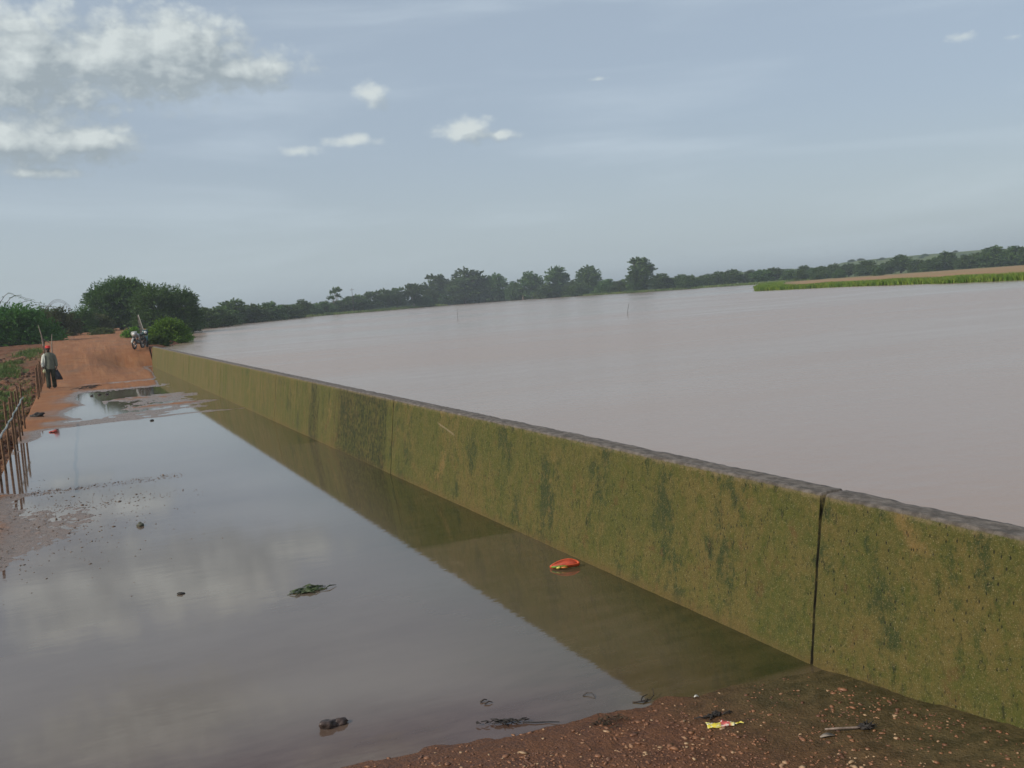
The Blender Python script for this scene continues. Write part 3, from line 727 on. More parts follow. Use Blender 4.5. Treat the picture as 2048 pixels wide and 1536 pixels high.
used_pr = set()
def far(kind, x, y, z, w_, h, label, group=None, v=0):
    src = PR[kind][v % len(PR[kind])]
    sc = (w_*1.22, w_*1.22, h*1.03); rz = random.choice([0, .25, -.3, math.pi, math.pi+.3])+.55
    if src.name not in used_pr:
        used_pr.add(src.name); src.location = (x, y, z); src.rotation_euler = (0, 0, rz); src.scale = sc; o = src
        tag(o, label, None, group)
    else: o = copy_thing(src, (x, y, z), rz, sc, label, group)
    if group is None and 'group' in o: del o['group']
    return o
SH = 'shore scrub right of the spiky tree'; MD = 'wooded far shore'
FT = [('low',18.7,160,1.0,5.6,3.5,'dark bush on the far bank just right of the spiky tree',SH),
 ('low',22.5,170,1.0,6.4,3.1,'yellowish bush on the far bank near the spiky tree',SH),
 ('round',29.6,202,1.0,7.0,5.0,'rounded tree rising above the left far-bank scrub',SH),
 ('low',34.4,207,1.0,6.8,4.0,'grey-green bush right of the rounded tree on the left bank',SH),
 ('low',41.2,226,1.0,8.0,4.4,'wide dark bush in the middle of the left far-bank scrub',SH),
 ('low',47.0,238,1.0,7.6,3.8,'low bush hiding the little pale-roofed house',SH),
 ('round',55.8,258,1.0,5.0,4.7,'upright round tree at the end of the left far-bank scrub',SH),
 ('low',25.5,186,1.0,6.6,3.6,'olive bush behind the yellowish bush on the far bank',SH),
 ('low',38,222,1.0,6.5,3.9,'bush between the grey-green bush and the wide dark bush',SH),
 ('low',52,252,1.0,6,3.4,'small bush at the left foot of the upright round tree',SH),
 ('low',62,280,1.0,8,3.9,'dark bush right of the upright round tree',MD),
 ('low',69.3,294,1.0,8.4,4.3,'dense bush under the airy two-tufted tree',MD),
 ('airy',74.9,301,1.0,6.4,8.4,'airy tree with two separate tufts of leaves on thin limbs',MD),
 ('low',77,306,1.0,8,4.2,'bush at the right foot of the airy two-tufted tree',MD),
 ('round',83,310,1.0,9.6,5.7,'round tree right of the airy tree on the far shore',MD),
 ('low',87,313,1.0,7,3.6,'bright low bush between two round trees on the far shore',MD),
 ('multi',91.4,318,1.0,8.0,6.6,'twin-topped tree left of the pale-trunked tree',MD),
 ('round',98.7,326,1.0,7.2,7.3,'narrow round tree close behind the twin-topped tree',MD),
 ('multi',104,331,1.0,8.0,7.4,'bushy tree just left of the pale-trunked tree',MD),
 ('tall',110.8,333,1.0,9.0,8.6,'pale-trunked tree standing at the very edge of the water',MD),
 ('low',116,336,1.0,7.0,4.4,'dark bush between the pale-trunked tree and the great grove',MD),
 ('round',120.4,342,1.0,6.6,6.5,'slim dark tree at the left end of the great grove',MD),
 ('multi',136.0,376,1.0,13.5,12.4,'left tree of the great dark grove on the far shore',MD),
 ('round',147.3,372,1.0,17.5,14.2,'tallest domed tree in the middle of the great grove',MD),
 ('multi',143,366,1.0,14,10.5,'broad tree in front of the domed tree in the great grove',MD),
 ('round',157.0,368,1.0,12.0,11.4,'right tree of the great dark grove',MD),
 ('low',161.6,360,1.0,8.0,8.2,'drooping edge tree closing the great grove on its right',MD),
 ('low',152.5,369,1.0,15,8.4,'deep undergrowth bush along the foot of the great grove',MD),
 ('low',140,372,1.0,15,7.6,'dark undergrowth at the left foot of the great grove',MD),
 ('airy',163.0,355,1.0,8.0,9.2,'thin see-through tree between the two groves',MD),
 ('round',165.6,352,1.0,10.5,10.8,'left tree of the second grove on the far shore',MD),
 ('multi',170.8,340,1.0,11.5,12.0,'tall broad tree of the second grove',MD),
 ('low',166.0,338,1.0,13,6.0,'undergrowth bush beneath the second grove',MD),
 ('low',173.5,332,1.0,9,6.4,'dark bush at the right foot of the second grove',MD),
 ('round',177.0,327,1.0,12.0,11.2,'paler domed tree standing right of the second grove',MD),
 ('low',172.6,305,1.0,10,5.7,'reddish-brown bush under the paler domed tree',MD),
 ('low',168.5,318,1.0,9,5.2,'bush left of the reddish-brown bush on the shore',MD),
 ('low',172,295,1.0,8.5,4.6,'bush at the left foot of the tallest lone tree',MD),
 ('multi',173.0,283,1.0,12.5,11.2,'tall lone tree with a boxy light green crown',MD),
 ('round',175.5,276,1.0,9.0,5.6,'dark round bush at the right foot of the tall lone tree',MD),
 ('low',170,281,1.0,8.0,4.9,'thick undergrowth right under the tall lone tree',MD),
 ('low',180,276,1.0,8.0,4.2,'last dark bush right of the tall lone tree',MD)]
for i, a in enumerate(FT): far(a[0], a[1], a[2], a[3]-.05, a[4], a[5], a[6], a[7], v=i)
# tree line at the foot of the hill: from the lone tree to the right edge (azimuth, distance)
g_ = random.Random(99)
k = 0; azd = 33.6
TL = 'tree line at the foot of the low hill'
while azd < 53.5:
    dist = 335+g_.uniform(-16, 20) - 40*float(sstep(45, 52, azd)); kind = g_.choice(['low', 'round', 'low', 'multi', 'round', 'low'])
    hh = g_.uniform(3.9, 6.0)*float(np.interp(azd, [33, 40, 44, 48, 53], [.95, .95, 1.0, 1.05, 1.2]))
    ww = hh*g_.uniform(1.3, 2.0)
    lab = 'round tree in the crowded tree line below the low hill' if kind in ('round', 'multi') else 'low bush in the crowded tree line below the low hill'
    far(kind, dist*math.sin(R(azd)), dist*math.cos(R(azd)), .95, ww, hh, lab, TL+(' (trees)' if kind != 'low' else ' (bushes)'), v=k)
    azd += math.degrees(ww/dist)*g_.uniform(.42, .7); k += 1
for azd, dist, ww, hh in [(41.0, 292, 4.5, 3.6), (40.2, 300, 5.5, 3.4), (42.2, 297, 4, 2.8), (44.2, 275, 3.5, 2.4)]:
    far('low', dist*math.sin(R(azd)), dist*math.cos(R(azd)), 1.05, ww, hh, 'lone bush standing in the field in front of the crowded tree line', 'lone bushes in the field', v=k); k += 1
# scattered trees on the hill
for q in range(70):
    azd = g_.uniform(33.5, 53); dist = g_.uniform(540, 720); ww = g_.uniform(3, 6.5)
    if 40.2 < azd < 41.3: continue
    x = dist*math.sin(R(azd)); y = dist*math.cos(R(azd))
    z = float(ground_z(np.array([[x]]), np.array([[y]]), np.array([[100.]]))[0, 0])
    far('low', x, y, z-.3, ww, ww*g_.uniform(.28, .45), 'small bush dotted over the slope of the low hill', 'bushes dotted over the hill', v=q)
# woodland closing the horizon on the left and behind
bm_rng = random.Random(4)
for q in range(46):
    azd = -6+q*.88; dist = bm_rng.uniform(430, 520)
    if azd < 6: dist = bm_rng.uniform(190, 260)
    ww = bm_rng.uniform(9, 16)
    far('low', dist*math.sin(R(azd)), dist*math.cos(R(azd)), 1.0, ww, bm_rng.uniform(3.6, 5.6), 'hazy bush in the far woodland behind the shore trees', 'far woodland behind the shore', v=q)

for lst in PR.values():
    for r_ in lst:
        if r_.name not in used_pr:
            for ch in list(r_.children): bpy.data.objects.remove(ch)
            bpy.data.objects.remove(r_)
# --- grass and reeds (uncountable)
def blades(pts, h, wd, seed, lean=.25, n=3):
    g = np.random.default_rng(seed); P = np.repeat(np.asarray(pts), n, 0); N = len(P)
    P = P+np.concatenate([g.normal(size=(N, 2))*.05, np.zeros((N, 1))], 1)
    hh = h*g.uniform(.55, 1.15, N); a = g.uniform(0, 2*math.pi, N); d = np.stack([np.cos(a), np.sin(a), 0*a], 1)
    a2 = g.uniform(0, 2*math.pi, N); L = np.stack([np.cos(a2), np.sin(a2), 0*a], 1)*(lean*hh*g.uniform(.2, 1.3, N))[:, None]
    w_ = wd*g.uniform(.6, 1.4, N)[:, None]; z = np.stack([0*hh, 0*hh, hh], 1)
    V = np.stack([P-d*w_, P+d*w_, P+d*w_*.75+z*.55+L*.35, P-d*w_*.75+z*.55+L*.35, P+z+L, P+z+L+d*w_*.1], 1).reshape(-1, 3)
    i = np.arange(N)[:, None]*6; F = np.concatenate([i+np.array([[0, 1, 2, 3]]), i+np.array([[3, 2, 5, 4]])]); return V, F
def grass_mat(name, c1, c2, sc=.4):
    m, t, b = mat(name); p = t.pos(); n = t.noise(p, sc, 5, .65)
    c = t.mix(t.ramp(n, .35, .65), c1, c2); c = t.mix(t.math('MULTIPLY', t.ramp(t.noise(p, sc*9, 3, .7), .56, .68), .6), c, (.24, .19, .09))
    t.put(b.inputs['Base Color'], c); b.inputs['Roughness'].default_value = .6
    b.inputs['Specular IOR Level'].default_value = .2; return m
M_reed = grass_mat('reed_green', (.070, .150, .014), (.17, .235, .03), .9); M_shore = grass_mat('shore_grass', (.08, .13, .03), (.16, .21, .05), .1)
def along(i0, i1, dens, wid, inset, seed):
    g = np.random.default_rng(seed); out = []
    for i in range(i0, i1):
        a = LAKE[i]; b_ = LAKE[i+1]; L = np.hypot(*(b_-a)); n = int(L*wid*dens); ab = (b_-a)/L; nr = np.array([-ab[1], ab[0]])
        tt = g.random(n)*L; s = inset+wid*g.random(n)
        out.append(a+ab*tt[:, None]+nr*s[:, None]*1.)
    P = np.concatenate(out); return P
def onland(P, mn=-.6):
    sd = lake_sd(P[:, 0], P[:, 1]); return P[sd > mn], sd[sd > mn]
i_tip = 22
P = along(i_tip, 36, 60, 4.0, -.4, 5); sdp = lake_sd(P[:, 0], P[:, 1])
if (sdp > 0).mean() < .5: P = along(i_tip, 36, 60, -4.0, .4, 5); 
P, sdp = onland(P); P = P[P[:, 1] > 38]
P3 = np.concatenate([P, np.full((len(P), 1), LZ-.03)], 1)
nn = fbm(P[:, 0]*.35, P[:, 1]*.35, 91)
P3[:, 2] += .12*fbm(P[:, 0]*.5, P[:, 1]*.5, 91)
V, F = blades(P3, .58, .03, 5, .6, 3)
o = link('reed_bed', npmesh('reed_bed', V, F), M_reed); tag(o, 'bright green band of tall grass along the right shore of the lake', 'grass', kind='stuff')
g_np = np.random.default_rng(8)
P = []
for (a, b_) in [((58, 268), (88, 300)), ((88, 300), (122, 342)), ((122, 342), (146, 384)), ((160, 372), (168, 343)), ((168, 343), (165, 300)), ((165, 300), (164, 270)), ((164, 270), (177, 263)), ((177, 263), (186, 251)), ((186, 251), (180, 229))]:
    a = np.array(a, float); b_ = np.array(b_, float); n = int(np.hypot(*(b_-a))*55); tt = g_np.random(n)[:, None]
    P.append(a+(b_-a)*tt+g_np.normal(size=(n, 2))*6)
P = np.concatenate(P); sdp = lake_sd(P[:, 0], P[:, 1]); P = P[(sdp > .1)]; sdp = sdp[sdp > .1]
P3 = np.concatenate([P, (LZ-.05+np.minimum(.1*sdp, .2))[:, None]], 1)
V, F = blades(P3, .55, .10, 6, .4, 3)
tag(link('shore_grass', npmesh('shore_grass', V, F), M_shore), 'light green grass on the far shore in front of the groves', 'grass', kind='stuff')
# left bank grass tufts
P = np.concatenate([g_np.normal(size=(1500, 2))*[.75, 2.6]+[-2.9, 44.5], g_np.random((2600, 2))*[5, 7]+[-7.4, 52.5], g_np.normal(size=(500, 2))*[.4, 2.2]+[-2.3, 66], g_np.random((1600, 2))*[2.0, 26]+[-4.2, 18]])
P = P[(P[:, 0] < -1.6) & (fbm(P[:, 0]*.9, P[:, 1]*.9, 66) > -.25)]
zz = ground_z(P[:, 0][None, :], P[:, 1][None, :], np.full((1, len(P)), 50.))[0]
V, F = blades(np.concatenate([P, zz[:, None]-.02], 1), .22, .014, 7, .6, 4)
M_tuft = grass_mat('bank_grass', (.06, .12, .02), (.12, .16, .04), .9)
tag(link('bank_grass', npmesh('bank_grass', V, F), M_tuft), 'patchy green grass on the eroded earth bank left of the road', 'grass', kind='stuff')
# clods and stones on the bank (uncountable)
def scatter_stones(name, P, size, m, seed, flat=.6, label=None, cat='stones'):
    g = np.random.default_rng(seed); bmx = bmesh.new(); protos = []
    for k in range(6):
        r = bmesh.new(); bmesh.ops.create_icosphere(r, subdivisions=1, radius=1)
        for v in r.verts: v.co *= 1+.28*random.Random(v.index*7+k*131+seed).uniform(-1, 1)
        pv = np.array([list(v.co*(1+.45*mnoise.noise(v.co*1.3+Vector((k*5.1, seed, 0))))) for v in r.verts]); pf = np.array([[v.index for v in f.verts] for f in r.faces]); r.free(); protos.append((pv, pf))
    Vs = []; Fs = []; off = 0
    for i, q in enumerate(P):
        pv, pf = protos[i % 6]; s = size*math.exp(g.normal()*.36); a = g.uniform(0, 6.28); ca, sa = math.cos(a), math.sin(a)
        v = pv*[s*g.uniform(.7, 1.5), s*g.uniform(.6, 1.), s*flat*g.uniform(.6, 1.2)]; v = np.stack([v[:, 0]*ca-v[:, 1]*sa, v[:, 0]*sa+v[:, 1]*ca, v[:, 2]], 1)
        Vs.append(v+np.array(q)+[0, 0, s*flat*.15]); Fs.append(pf+off); off += len(v)
    bmx.free(); o = link(name, npmesh(name, np.concatenate(Vs), np.concatenate(Fs)), m); tag(o, label, cat, kind='stuff'); return o
def stone_mat(name, cs, rough=.6):
    m, t, b = mat(name); p = t.pos(); n = t.vor(p, 22, 1, 'Color'); n2 = t.noise(p, 60, 4)
    r_ = t.sep(n)[0]; c = t.mix(t.ramp(r_, .1, .6), cs[0], cs[1]); c = t.mix(t.ramp(r_, .8, .95), c, cs[2]); c = t.mix(t.math('MULTIPLY', t.ramp(n2, .45, .7), .5), c, cs[0])
    t.put(b.inputs['Base Color'], c); b.inputs['Roughness'].default_value = rough; return m
M_stone = stone_mat('laterite_gravel', ((.11, .045, .022), (.23, .10, .045), (.38, .25, .14)), .5)
M_clod = stone_mat('earth_clods', ((.07, .032, .018), (.16, .075, .035), (.24, .13, .07)), .9)
P = np.concatenate([g_np.random((700, 2))*[2.6, 26]+[-4.2, 18], g_np.random((500, 2))*[8, 12]+[-9.5, 44], g_np.normal(size=(160, 2))*[1.4, .8]+[-4.2, 61.5]]); P = P[P[:, 0] < -1.5]
zz = ground_z(P[:, 0][None, :], P[:, 1][None, :], np.full((1, len(P)), 50.))[0]
scatter_stones('bank_clods', np.concatenate([P, zz[:, None]], 1), .12, M_clod, 3, .7, 'brown earth clods lying along the eroded bank left of the road')
# gravel in the foreground soil
P = g_np.random((30000, 2))*[5.2, 2.6]+[-.9, 2.9]
xn = P[:, 0]; dens = np.clip(1.15-.30*np.maximum(xn-1.2, 0), .1, 1)*np.clip((5.22-.12*xn-P[:, 1])*1.6+.12, 0, 1)*(.35+.9*(fbm(xn*2.2, P[:, 1]*2.2, 12) > -.1))
P = P[g_np.random(len(P)) < dens]; P = P[P[:, 0] < 4.0]
zz = road_h(P[:, 0], P[:, 1]); P3 = np.concatenate([P, zz[:, None]], 1)[zz > -.004]
scatter_stones('gravel', P3[:9000], .0085, M_stone, 4, .42, 'small reddish gravel strewn over the wet soil in the foreground', 'gravel')
P = g_np.random((90, 2))*[4.2, 1.4]+[-.4, 3.5]; P = P[P[:, 1] < 5.0-.1*P[:, 0]]
P = P[P[:, 0] < 3.3]; zz = road_h(P[:, 0], P[:, 1])
scatter_stones('gravel', np.concatenate([P, zz[:, None]], 1), .015, M_stone, 6, .3, 'larger flat reddish pebbles among the foreground gravel', 'gravel')
# silt crumbs on the wet mud
M_silt = stone_mat('silt', ((.085, .055, .038), (.14, .095, .068), (.18, .13, .095)), .6)
P = np.concatenate([g_np.normal(size=(900, 2))*[.75, 1.5]+[-.6, 13.9], g_np.random((420, 2))*[2.6, .5]+[-1.2, 16.3], g_np.normal(size=(160, 2))*[.6, .25]+[.4, 14.9]])
P = P[(P[:, 0] > -1.3) & (P[:, 0] < 1.6)]; zz = np.maximum(road_h(P[:, 0], P[:, 1]), -.004); P = P[zz > -.02]
scatter_stones('silt_crumbs', np.concatenate([P, np.maximum(road_h(P[:, 0], P[:, 1]), 0)[:, None]], 1), .009, M_silt, 9, .35, 'crumbs of silt and dead leaf on the wet mud bank at the left', 'silt')

# ---------------------------------------------------------------- loose things
M_char = simple('charred_wood', (.018, .014, .012), .7, .5, 30, 0, .003)
M_twig = simple('wet_twig', (.03, .02, .014), .6, .4, 30)
M_drock = simple('dark_rock', (.05, .032, .026), .5, .5, 25, 0, .006)
def H(x, y): return float(max(0., road_h(np.array([x]), np.array([y]))[0]))
# rock
mb = MB(); mb.blob((-.03, 0, .012), (.05, .035, .036), 3, .22, 1.6, 1); mb.blob((.045, .005, .008), (.042, .03, .030), 3, .2, 1.9, 2)
tag(mb.build('rock', M_drock), 'dark two-lobed rock poking out of the muddy water near the bottom edge', 'rock').location = (1.19, 5.70, 0)
mb = MB(); mb.blob((0, 0, .012), (.042, .05, .032), 3, .15, 1.6, 5)
tag(mb.build('stone', simple('mossy_stone', (.07, .07, .045), .6, .4, 25)), 'round greyish stone alone in the sky reflection left of centre', 'stone').location = (.55, 12.79, 0)
mb = MB(); mb.blob((0, 0, .004), (.032, .03, .016), 2, .3, 1.6, 6)
tag(mb.build('leaf_lump', M_char), 'tiny black lump floating left of the weed clump', 'debris').location = (.68, 9.29, 0)
mb = MB(); mb.blob((0, 0, .01), (.045, .05, .022), 3, .25, 1.6, 8)
tag(mb.build('stone', M_char), 'dark stone near the far edge of the flooded slab', 'stone').location = (1.66, 26.4, 0)
mb = MB(); mb.blob((0, 0, .02), (.07, .07, .035), 2, .3, 1.4, 9); mb.blob((-.08, .02, .01), (.05, .05, .02), 2, .3, 1.4, 10)
tag(mb.build('litter', simple('red_plastic', (.35, .045, .03), .5, .3, 20)), 'crumpled red scrap at the far left edge of the flooded slab', 'litter').location = (-.56, 26.2, H(-.56, 26.2))
mb = MB()
for q in range(3): mb.blob((.25*q, .15*(q % 2), .02), (.06, .06, .03), 2, .3, 1.4, 12+q)
tag(mb.build('stones', M_char, None), 'three dark stones in the bright puddle beyond the flooded slab', 'stone').location = (.5, 38.3, 0)
mb = MB(); mb.blob((0, 0, .05), (.13, .1, .07), 3, .3, 1.6, 14); mb.blob((-.15, .1, .03), (.1, .1, .05), 2, .3, 1.6, 15)
tag(mb.build('clod', M_char), 'dark clod at the slab edge between the two rows of posts', 'clod').location = (-1.02, 30.9, H(-1., 31))
# debris pile in front of the walking man (small dark twigs on the mud)
mb = MB(); g_ = random.Random(3)
for q in range(14):
    a = g_.uniform(0, 3.14); L = g_.uniform(.1, .3); c = Vector((g_.uniform(-.35, .35), g_.uniform(-.5, .5), .03)); d = Vector((math.cos(a), math.sin(a), g_.uniform(0, .3)))*L
    mb.tube([c-d, c+Vector((0, 0, .05)), c+d], [.012, .016, .006], 4)
tag(mb.build('branch_debris', M_twig), 'dark broken twigs lying on the red road right of the walking man', 'twigs').location = (.35, 42.6, H(.35, 42.6))
# weed
M_weed = simple('wet_weed', (.035, .055, .015), .5, .5, 20)
g_ = np.random.default_rng(2); mb = MB(); rr = random.Random(12)
for q in range(46):
    c = Vector((rr.gauss(0, .06), rr.gauss(0, .05), rr.uniform(0, .018))); a = rr.gauss(0, .6); L = rr.uniform(.03, .09); d = Vector((math.cos(a), math.sin(a), 0))*L
    mb.tube([c-d, c+Vector((0, rr.uniform(-.01, .01), rr.uniform(.004, .02))), c+d], [.003, .006, .002], 4)
for sgn in (-1, 1): mb.tube([(0, 0, .003), (sgn*.1, .02, .006), (sgn*.16, .0, .003)], [.004, .004, .002], 4)
tag(mb.build('water_weed', M_weed), 'dark green clump of weed floating in the middle of the flood water', 'weed').location = (1.66, 8.62, 0)
# sandal
def slab_outline(L, wd, n=36):
    out = []
    for k in range(n):
        a = 2*math.pi*k/n; x = L/2*math.cos(a); y = wd/2*math.sin(a)*(1+.18*math.cos(a)-.22*math.cos(2*a)*.5)+.012*math.sin(math.pi*x/L); out.append((x, y))
    return out
M_or = simple('orange_rubber', (.62, .10, .035), .5, .12, 12); M_in = simple('dark_red_rubber', (.42, .065, .03), .6, .3, 14); M_gr = simple('green_strap', (.10, .22, .02), .5, .3, 20); M_ye = simple('yellow_plastic', (.60, .50, .10), .45, .25, 25)
sl = empty('sandal', (3.84, 7.87, .012), R(-28), 'orange rubber sandal with a green strap half sunk beside the wall', 'sandal')
ol = slab_outline(.27, .068)
def bend(x): return .028*(1-(x/.135)**2)
mb = MB(); mb.loft([[(x*s, y*s, z+bend(x)) for x, y in ol] for z, s in ((-.012, .96), (-.006, 1.0), (.020, 1.0), (.027, .94), (.027, .86), (.020, .84))]); sole = mb.build('sole', M_or, sl)
sole.rotation_euler = (R(38), 0, 0); sole.location = (0, .01, .002)
mb = MB(); mb.loft([[(x*.86, y*.85, z+bend(x)) for x, y in ol] for z in (.010, .0225)]); q = mb.build('footbed', M_in, sl); q.rotation_euler = (R(38), 0, 0); q.location = (0, .01, .002)
mb = MB(); mb.tube([(-.118, -.028, .006), (-.09, -.045, .010), (-.05, -.052, .016), (-.0, -.052, .018), (.03, -.045, .010)], [.007, .009, .008, .007, .005], 7); mb.build('strap', M_gr, sl)
mb = MB(); mb.tube([(-.075, -.07, .006), (-.05, -.072, .011), (-.035, -.07, .009)], [.006, .010, .006], 8); mb.build('strap_toggle', M_ye, sl)
mb = MB(); mb.tube([(-.03, -.07, .009), (.0, -.072, .010), (.03, -.066, .007)], [.007, .008, .005], 8); mb.build('toe_loop', simple('amber_rubber', (.5, .16, .03), .5), sl)
# yellow wrapper
def crumple(nx, ny, L, Wd, amp, seed, m, parent, name, off=(0, 0, 0)):
    V = []; 
    for j in range(ny):
        for i in range(nx):
            u = i/(nx-1)-.5; v = j/(ny-1)-.5; tp = 1-.65*max(0, u-.15)*2.2
            z = amp*(1+mnoise.noise(Vector((u*5, v*4, seed)))+.5*mnoise.noise(Vector((u*14, v*11, seed+3)))) * (1-abs(2*v)**3*.6)
            V.append((off[0]+u*L, off[1]+v*Wd*tp+.006*math.sin(u*9), off[2]+z))
    me = npmesh(name, V, gridfaces(ny, nx)); o = link(name, me, m, parent, False)
    md = o.modifiers.new('thickness', 'SOLIDIFY'); md.thickness = .002; return o
m, t, b = mat('printed_wrapper'); oc = t.new('ShaderNodeTexCoord').outputs['Object']; xx, yy, zz_ = t.sep(oc)[:3]
nz = t.noise(oc, 25, 3); c = t.mix(t.ramp(nz, .45, .55), (.62, .52, .05), (.70, .62, .22))
c = t.mix(t.math('MULTIPLY', t.ramp(t.math('ADD', xx, t.math('MULTIPLY', nz, .03)), .012, .02), t.ramp(xx, .065, .045)), c, (.50, .10, .09))
c = t.mix(t.math('MULTIPLY', t.ramp(t.noise(oc, 40, 2), .58, .62), .8), c, (.78, .74, .62))
t.put(b.inputs['Base Color'], c); b.inputs['Roughness'].default_value = .3
wz = H(3.03, 4.41)
wrp = empty('wrapper', (3.03, 4.41, wz), R(-22), 'crumpled yellow and red plastic wrapper on the wet soil in the foreground', 'wrapper')
crumple(26, 12, .15, .06, .013, 4, m, wrp, 'wrapper_body'); crumple(12, 5, .06, .014, .006, 9, m, wrp, 'torn_strip', (.10, .006, .002))
mb = MB(); rr = random.Random(31)
for q in range(16):
    c = Vector((rr.gauss(0, .035), rr.gauss(0, .012), .006)); a = rr.gauss(0, .5); d = Vector((math.cos(a), math.sin(a), rr.uniform(-.1, .3)))*rr.uniform(.015, .04)
    mb.tube([c-d, c+Vector((0, 0, .008)), c+d], [.003, .006, .002], 4)
tag(mb.build('leaf_litter', M_char), 'black scrap of rotten leaf just behind the yellow wrapper', 'debris').location = (3.08, 4.53, H(3.08, 4.53))
# burnt stick
z0 = H(3.5, 3.95)
st = empty('burnt_stick', (3.52, 3.95, z0), R(-24), 'pale stick with a charred root clump at its right end on the soil', 'stick')
MB().tube([(-.13, .0, .018), (-.05, .004, .015), (.03, -.002, .016), (.07, 0, .018)], [.004, .0065, .006, .007], 7).build('stick', simple('grey_stick', (.20, .15, .12), .8, .4, 30), st)
mb = MB(); mb.blob((.085, 0, .018), (.034, .022, .016), 3, .5, 2.2, 3); rr = random.Random(8)
for q in range(14):
    c = Vector((.09, 0, .02)); d = Vector((rr.uniform(-.7, 1), rr.uniform(-1, 1), rr.uniform(-.2, .8)))*.045; mb.tube([c, c+d*.6, c+d], [.005, .004, .0015], 4)
mb.build('root_clump', M_char, st)
# pale leaf, white scrap
def leafshape(L, wd, name, m, loc, rz, label, cat='leaf'):
    mb = MB(); n = 12; top_ = []
    for k in range(n): f = k/(n-1); top_.append((L*(f-.5), wd*math.sin(math.pi*f)**.8*.5, .004+.01*math.sin(math.pi*f)))
    ring = top_+[(x, -y, z-.002) for x, y, z in top_[::-1][1:-1]]
    mb.loft([[(x, y, z) for x, y, z in ring], [(x, y, z+.003) for x, y, z in ring]])
    o = mb.build(name, m); o.location = loc; o.rotation_euler = (0, 0, rz); return tag(o, label, cat)
leafshape(.085, .03, 'dead_leaf', simple('pale_leaf', (.30, .25, .20), .6), (3.38, 3.96, H(3.38, 3.96)), R(-15), 'pale flat dead leaf left of the charred stick')
leafshape(.03, .014, 'paper_scrap', simple('white_scrap', (.7, .68, .62), .6), (3.18, 4.86, H(3.18, 4.86)), R(-15), 'tiny white scrap on the soil by the slab joint', 'scrap')
# twigs
def twig(name, pts, r, loc, label, m=M_twig):
    mb = MB()
    for pp in pts: mb.tube(pp, [r*(1-.6*k/(len(pp)-1)) for k in range(len(pp))], 5)
    o = mb.build(name, m); o.location = (loc[0], loc[1], H(*loc)); return tag(o, label, 'twig')
twig('twig', [[(-.03, .04, .004), (.0, .045, .012), (.02, .02, .016), (.018, -.02, .006), (.01, -.035, .002)]], .0035, (2.66, 5.22), 'small hooked twig standing in the shallow water near the slab joint')
twig('twig', [[(-.09, .01, .003), (-.04, -.02, .008), (.01, -.025, .008), (.05, -.005, .02), (.065, .03, .045)], [(-.05, -.015, .008), (-.02, .01, .02), (.02, .02, .022)], [(0, -.02, .01), (-.05, -.04, .004)]], .005, (2.92, 5.0), 'curved black twig lying across the water edge')
twig('twig', [[(-.03, .01, .006), (.0, .02, .012), (.015, .012, .008)], [(-.02, -.03, .006), (.01, -.03, .014), (.03, -.035, .006)]], .006, (2.09, 5.51), 'pair of small dark bits in the shallow water')
mb = MB(); rr = random.Random(17)
for q in range(40):
    c = Vector((rr.gauss(0, .07), rr.gauss(0, .012), .008+rr.uniform(0, .014))); a = rr.gauss(0, .7); d = Vector((math.cos(a), math.sin(a), rr.uniform(-.1, .2)))*rr.uniform(.01, .035); mb.tube([c-d, c+d*.2+Vector((0, 0, .004)), c+d], [.003, .0045, .0015], 4)
mb.tube([(.09, -.01, .006), (.16, -.03, .008), (.24, -.03, .006), (.3, -.05, .01)], [.004, .004, .003, .002], 5)
o = tag(mb.build('leaf_litter', M_char), 'dark strip of rotten leaves and stems at the water edge below centre', 'debris'); o.location = (2.08, 5.16, 0.0); o.rotation_euler = (0, 0, R(-24))
mb = MB(); rr = random.Random(18)
for q in range(70):
    c = Vector((rr.gauss(0, .06), rr.gauss(0, .035), .004)); a = rr.uniform(0, 6.28); d = Vector((math.cos(a), math.sin(a), rr.uniform(.1, .9)))*rr.uniform(.02, .05); mb.tube([c, c+d*.6, c+d+Vector((0, 0, -.01))], [.002, .0022, .001], 3)
o = tag(mb.build('grass_clump', simple('dead_grass', (.05, .035, .02), .8, .5, 20)), 'brown tangle of dead grass on the soil left of the yellow wrapper', 'grass clump'); o.location = (2.55, 4.81, H(2.55, 4.81))
# poles in the lake
for (x, y, h, dx, lab) in [(27.7, 72.8, .95, .04, 'thin upright stick standing in the lake in front of the great grove'), (29.3, 49.7, .72, .18, 'thin leaning stick standing in the lake toward the right')]:
    mb = MB(); mb.tube([(0, 0, -.5), (dx*.4, 0, h*.45), (dx, 0, h)], [.014, .012, .008], 5); o = tag(mb.build('stake', M_twig), lab, 'stick'); o.location = (x, y, LZ)
mb = MB(); mb.tube([(0, 0, -.2), (.05, 0, 4), (0, 0, 7.6)], [.12, .09, .05], 5); mb.tube([(-.7, 0, 7.0), (.7, 0, 7.1)], .05, 4)
tag(mb.build('utility_pole', M_bark), 'thin pole with a short crossbar rising behind the far shore trees', 'pole').location = (80.5, 301, 1)
hs = empty('house', (60.5, 296, 1.0), R(-12), 'small pale-roofed house half hidden by the far shore bushes', 'house')
MB().box((0, 0, 1.25), (4.5, 3.5, 2.5)).build('wall', simple('mud_wall', (.25, .19, .14), .9), hs, False)
mb = MB(); mb.loft([[(-2.7, -2.2, 2.5), (2.7, -2.2, 2.5), (2.7, -2.2, 2.58), (-2.7, -2.2, 2.58)], [(-2.7, 2.2, 3.1), (2.7, 2.2, 3.1), (2.7, 2.2, 3.18), (-2.7, 2.2, 3.18)]]); mb.build('roof', simple('sheet_roof', (.55, .52, .50), .5), hs, False)
MB().box((.4, -1.77, .95), (.9, .05, 1.9)).build('door', simple('dark_door', (.05, .04, .03), .7), hs, False)
